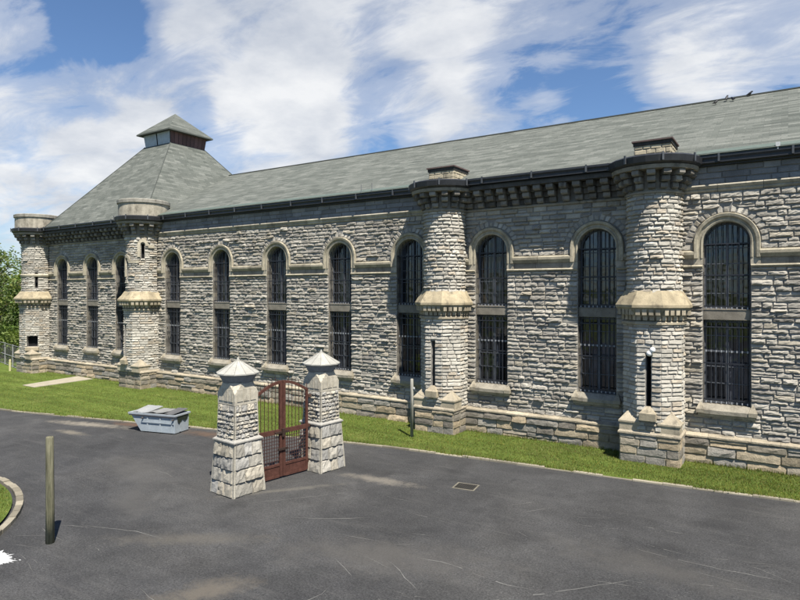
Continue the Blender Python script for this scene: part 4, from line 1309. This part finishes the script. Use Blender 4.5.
OFF = (3.1, 1.7, 0)
big = noise(nt, mapping(nt, cv, loc=OFF, rot=(0, 0, -.5), scale=(1., 1.4, 1)), 1.7, 4, .55, .4)
fin = noise(nt, mapping(nt, cv, loc=(1.3, 4.2, 0), rot=(0, 0, -.55), scale=(1., 1.9, 1)), 3.0, 11, .64, .5)
dens = math_(nt, 'ADD', math_(nt, 'MULTIPLY', big, .42), math_(nt, 'MULTIPLY', fin, .56))
# broad banks of cloud and clear gaps where this sky has them
cy, sy = math.cos(rad(32.9)), math.sin(rad(32.9))
def blob(px, py, rx, wgt):
    global dens
    l = (px-400)/600; u = (292-py)/600
    d = Vector((l*cy-sy, l*sy+cy, u)).normalized()
    dt = N(nt, 'ShaderNodeVectorMath', operation='DOT_PRODUCT'); nt.links.new(dirv, dt.inputs[0]); dt.inputs[1].default_value = d
    cs_ = math.cos(rx/600*.9)
    f = N(nt, 'ShaderNodeMapRange', interpolation_type='SMOOTHSTEP'); nt.links.new(dt.outputs['Value'], f.inputs['Value'])
    f.inputs['From Min'].default_value = cs_; f.inputs['From Max'].default_value = 1.0; f.inputs['To Min'].default_value = 0; f.inputs['To Max'].default_value = wgt
    dens = math_(nt, 'ADD', dens, f.outputs[0])
for b_ in ((250, 25, 120, .14), (380, 30, 170, .17), (500, 35, 130, .13), (170, 70, 90, .15), (285, 135, 95, .24), (330, 75, 100, .10), (50, 145, 130, .23), (120, 120, 90, .09), (650, 30, 150, .13), (760, 20, 110, .08), (470, 140, 60, .16), (540, 130, 50, .12), (700, 95, 70, .10), (420, 130, 35, .12), (8, 15, 50, .16), (75, 50, 90, -.20), (110, 15, 60, -.10), (390, 105, 75, -.14), (560, 105, 120, -.14), (600, 75, 60, -.06), (730, 75, 90, -.07), (195, 110, 30, -.08)):
    blob(*b_)
bk_ = N(nt, 'ShaderNodeVectorMath', operation='DOT_PRODUCT'); nt.links.new(dirv, bk_.inputs[0]); bk_.inputs[1].default_value = (sy, -cy, 0)
dens = math_(nt, 'SUBTRACT', dens, math_(nt, 'MULTIPLY', math_(nt, 'MAXIMUM', math_(nt, 'ADD', bk_.outputs['Value'], .5), 0.0), .5))  # cloud cleared outside the view to lower the ambient fill
cl = ramp(nt, dens, [(.475, 0.), (.59, .38), (.77, .95)], 'EASE')
shade = ramp(nt, noise(nt, mapping(nt, cv, loc=(8, 2, 0)), 2.2, 6, .6), [(.3, (5.9, 6.4, 7.3)), (.62, (10.0, 10.1, 10.2))])
blue = mixc(nt, 1., sky.outputs[0], (1.06, 1.25, 1.46), 'MULTIPLY')
skc = mixc(nt, cl, blue, shade)
# pale band towards the horizon
nt.links.new(skc, bg.inputs['Color'])

cam = bpy.data.cameras.new('camera'); co_ = bpy.data.objects.new('camera', cam); COL.objects.link(co_)
co_.location = CAMP; co_.rotation_euler = (rad(90), 0, rad(32.9))
cam.sensor_width = 36; cam.lens = 27.0; cam.shift_y = -8/800; cam.clip_end = 3000; cam.clip_start = .1
scene.camera = co_
scene.view_settings.view_transform = 'Standard'; scene.view_settings.look = 'None'
scene.view_settings.exposure = .9; scene.view_settings.gamma = 1
try: scene.view_settings.use_curve_mapping = False
except Exception: pass
scene.cycles.use_denoising = True
scene.cycles.max_bounces = 6
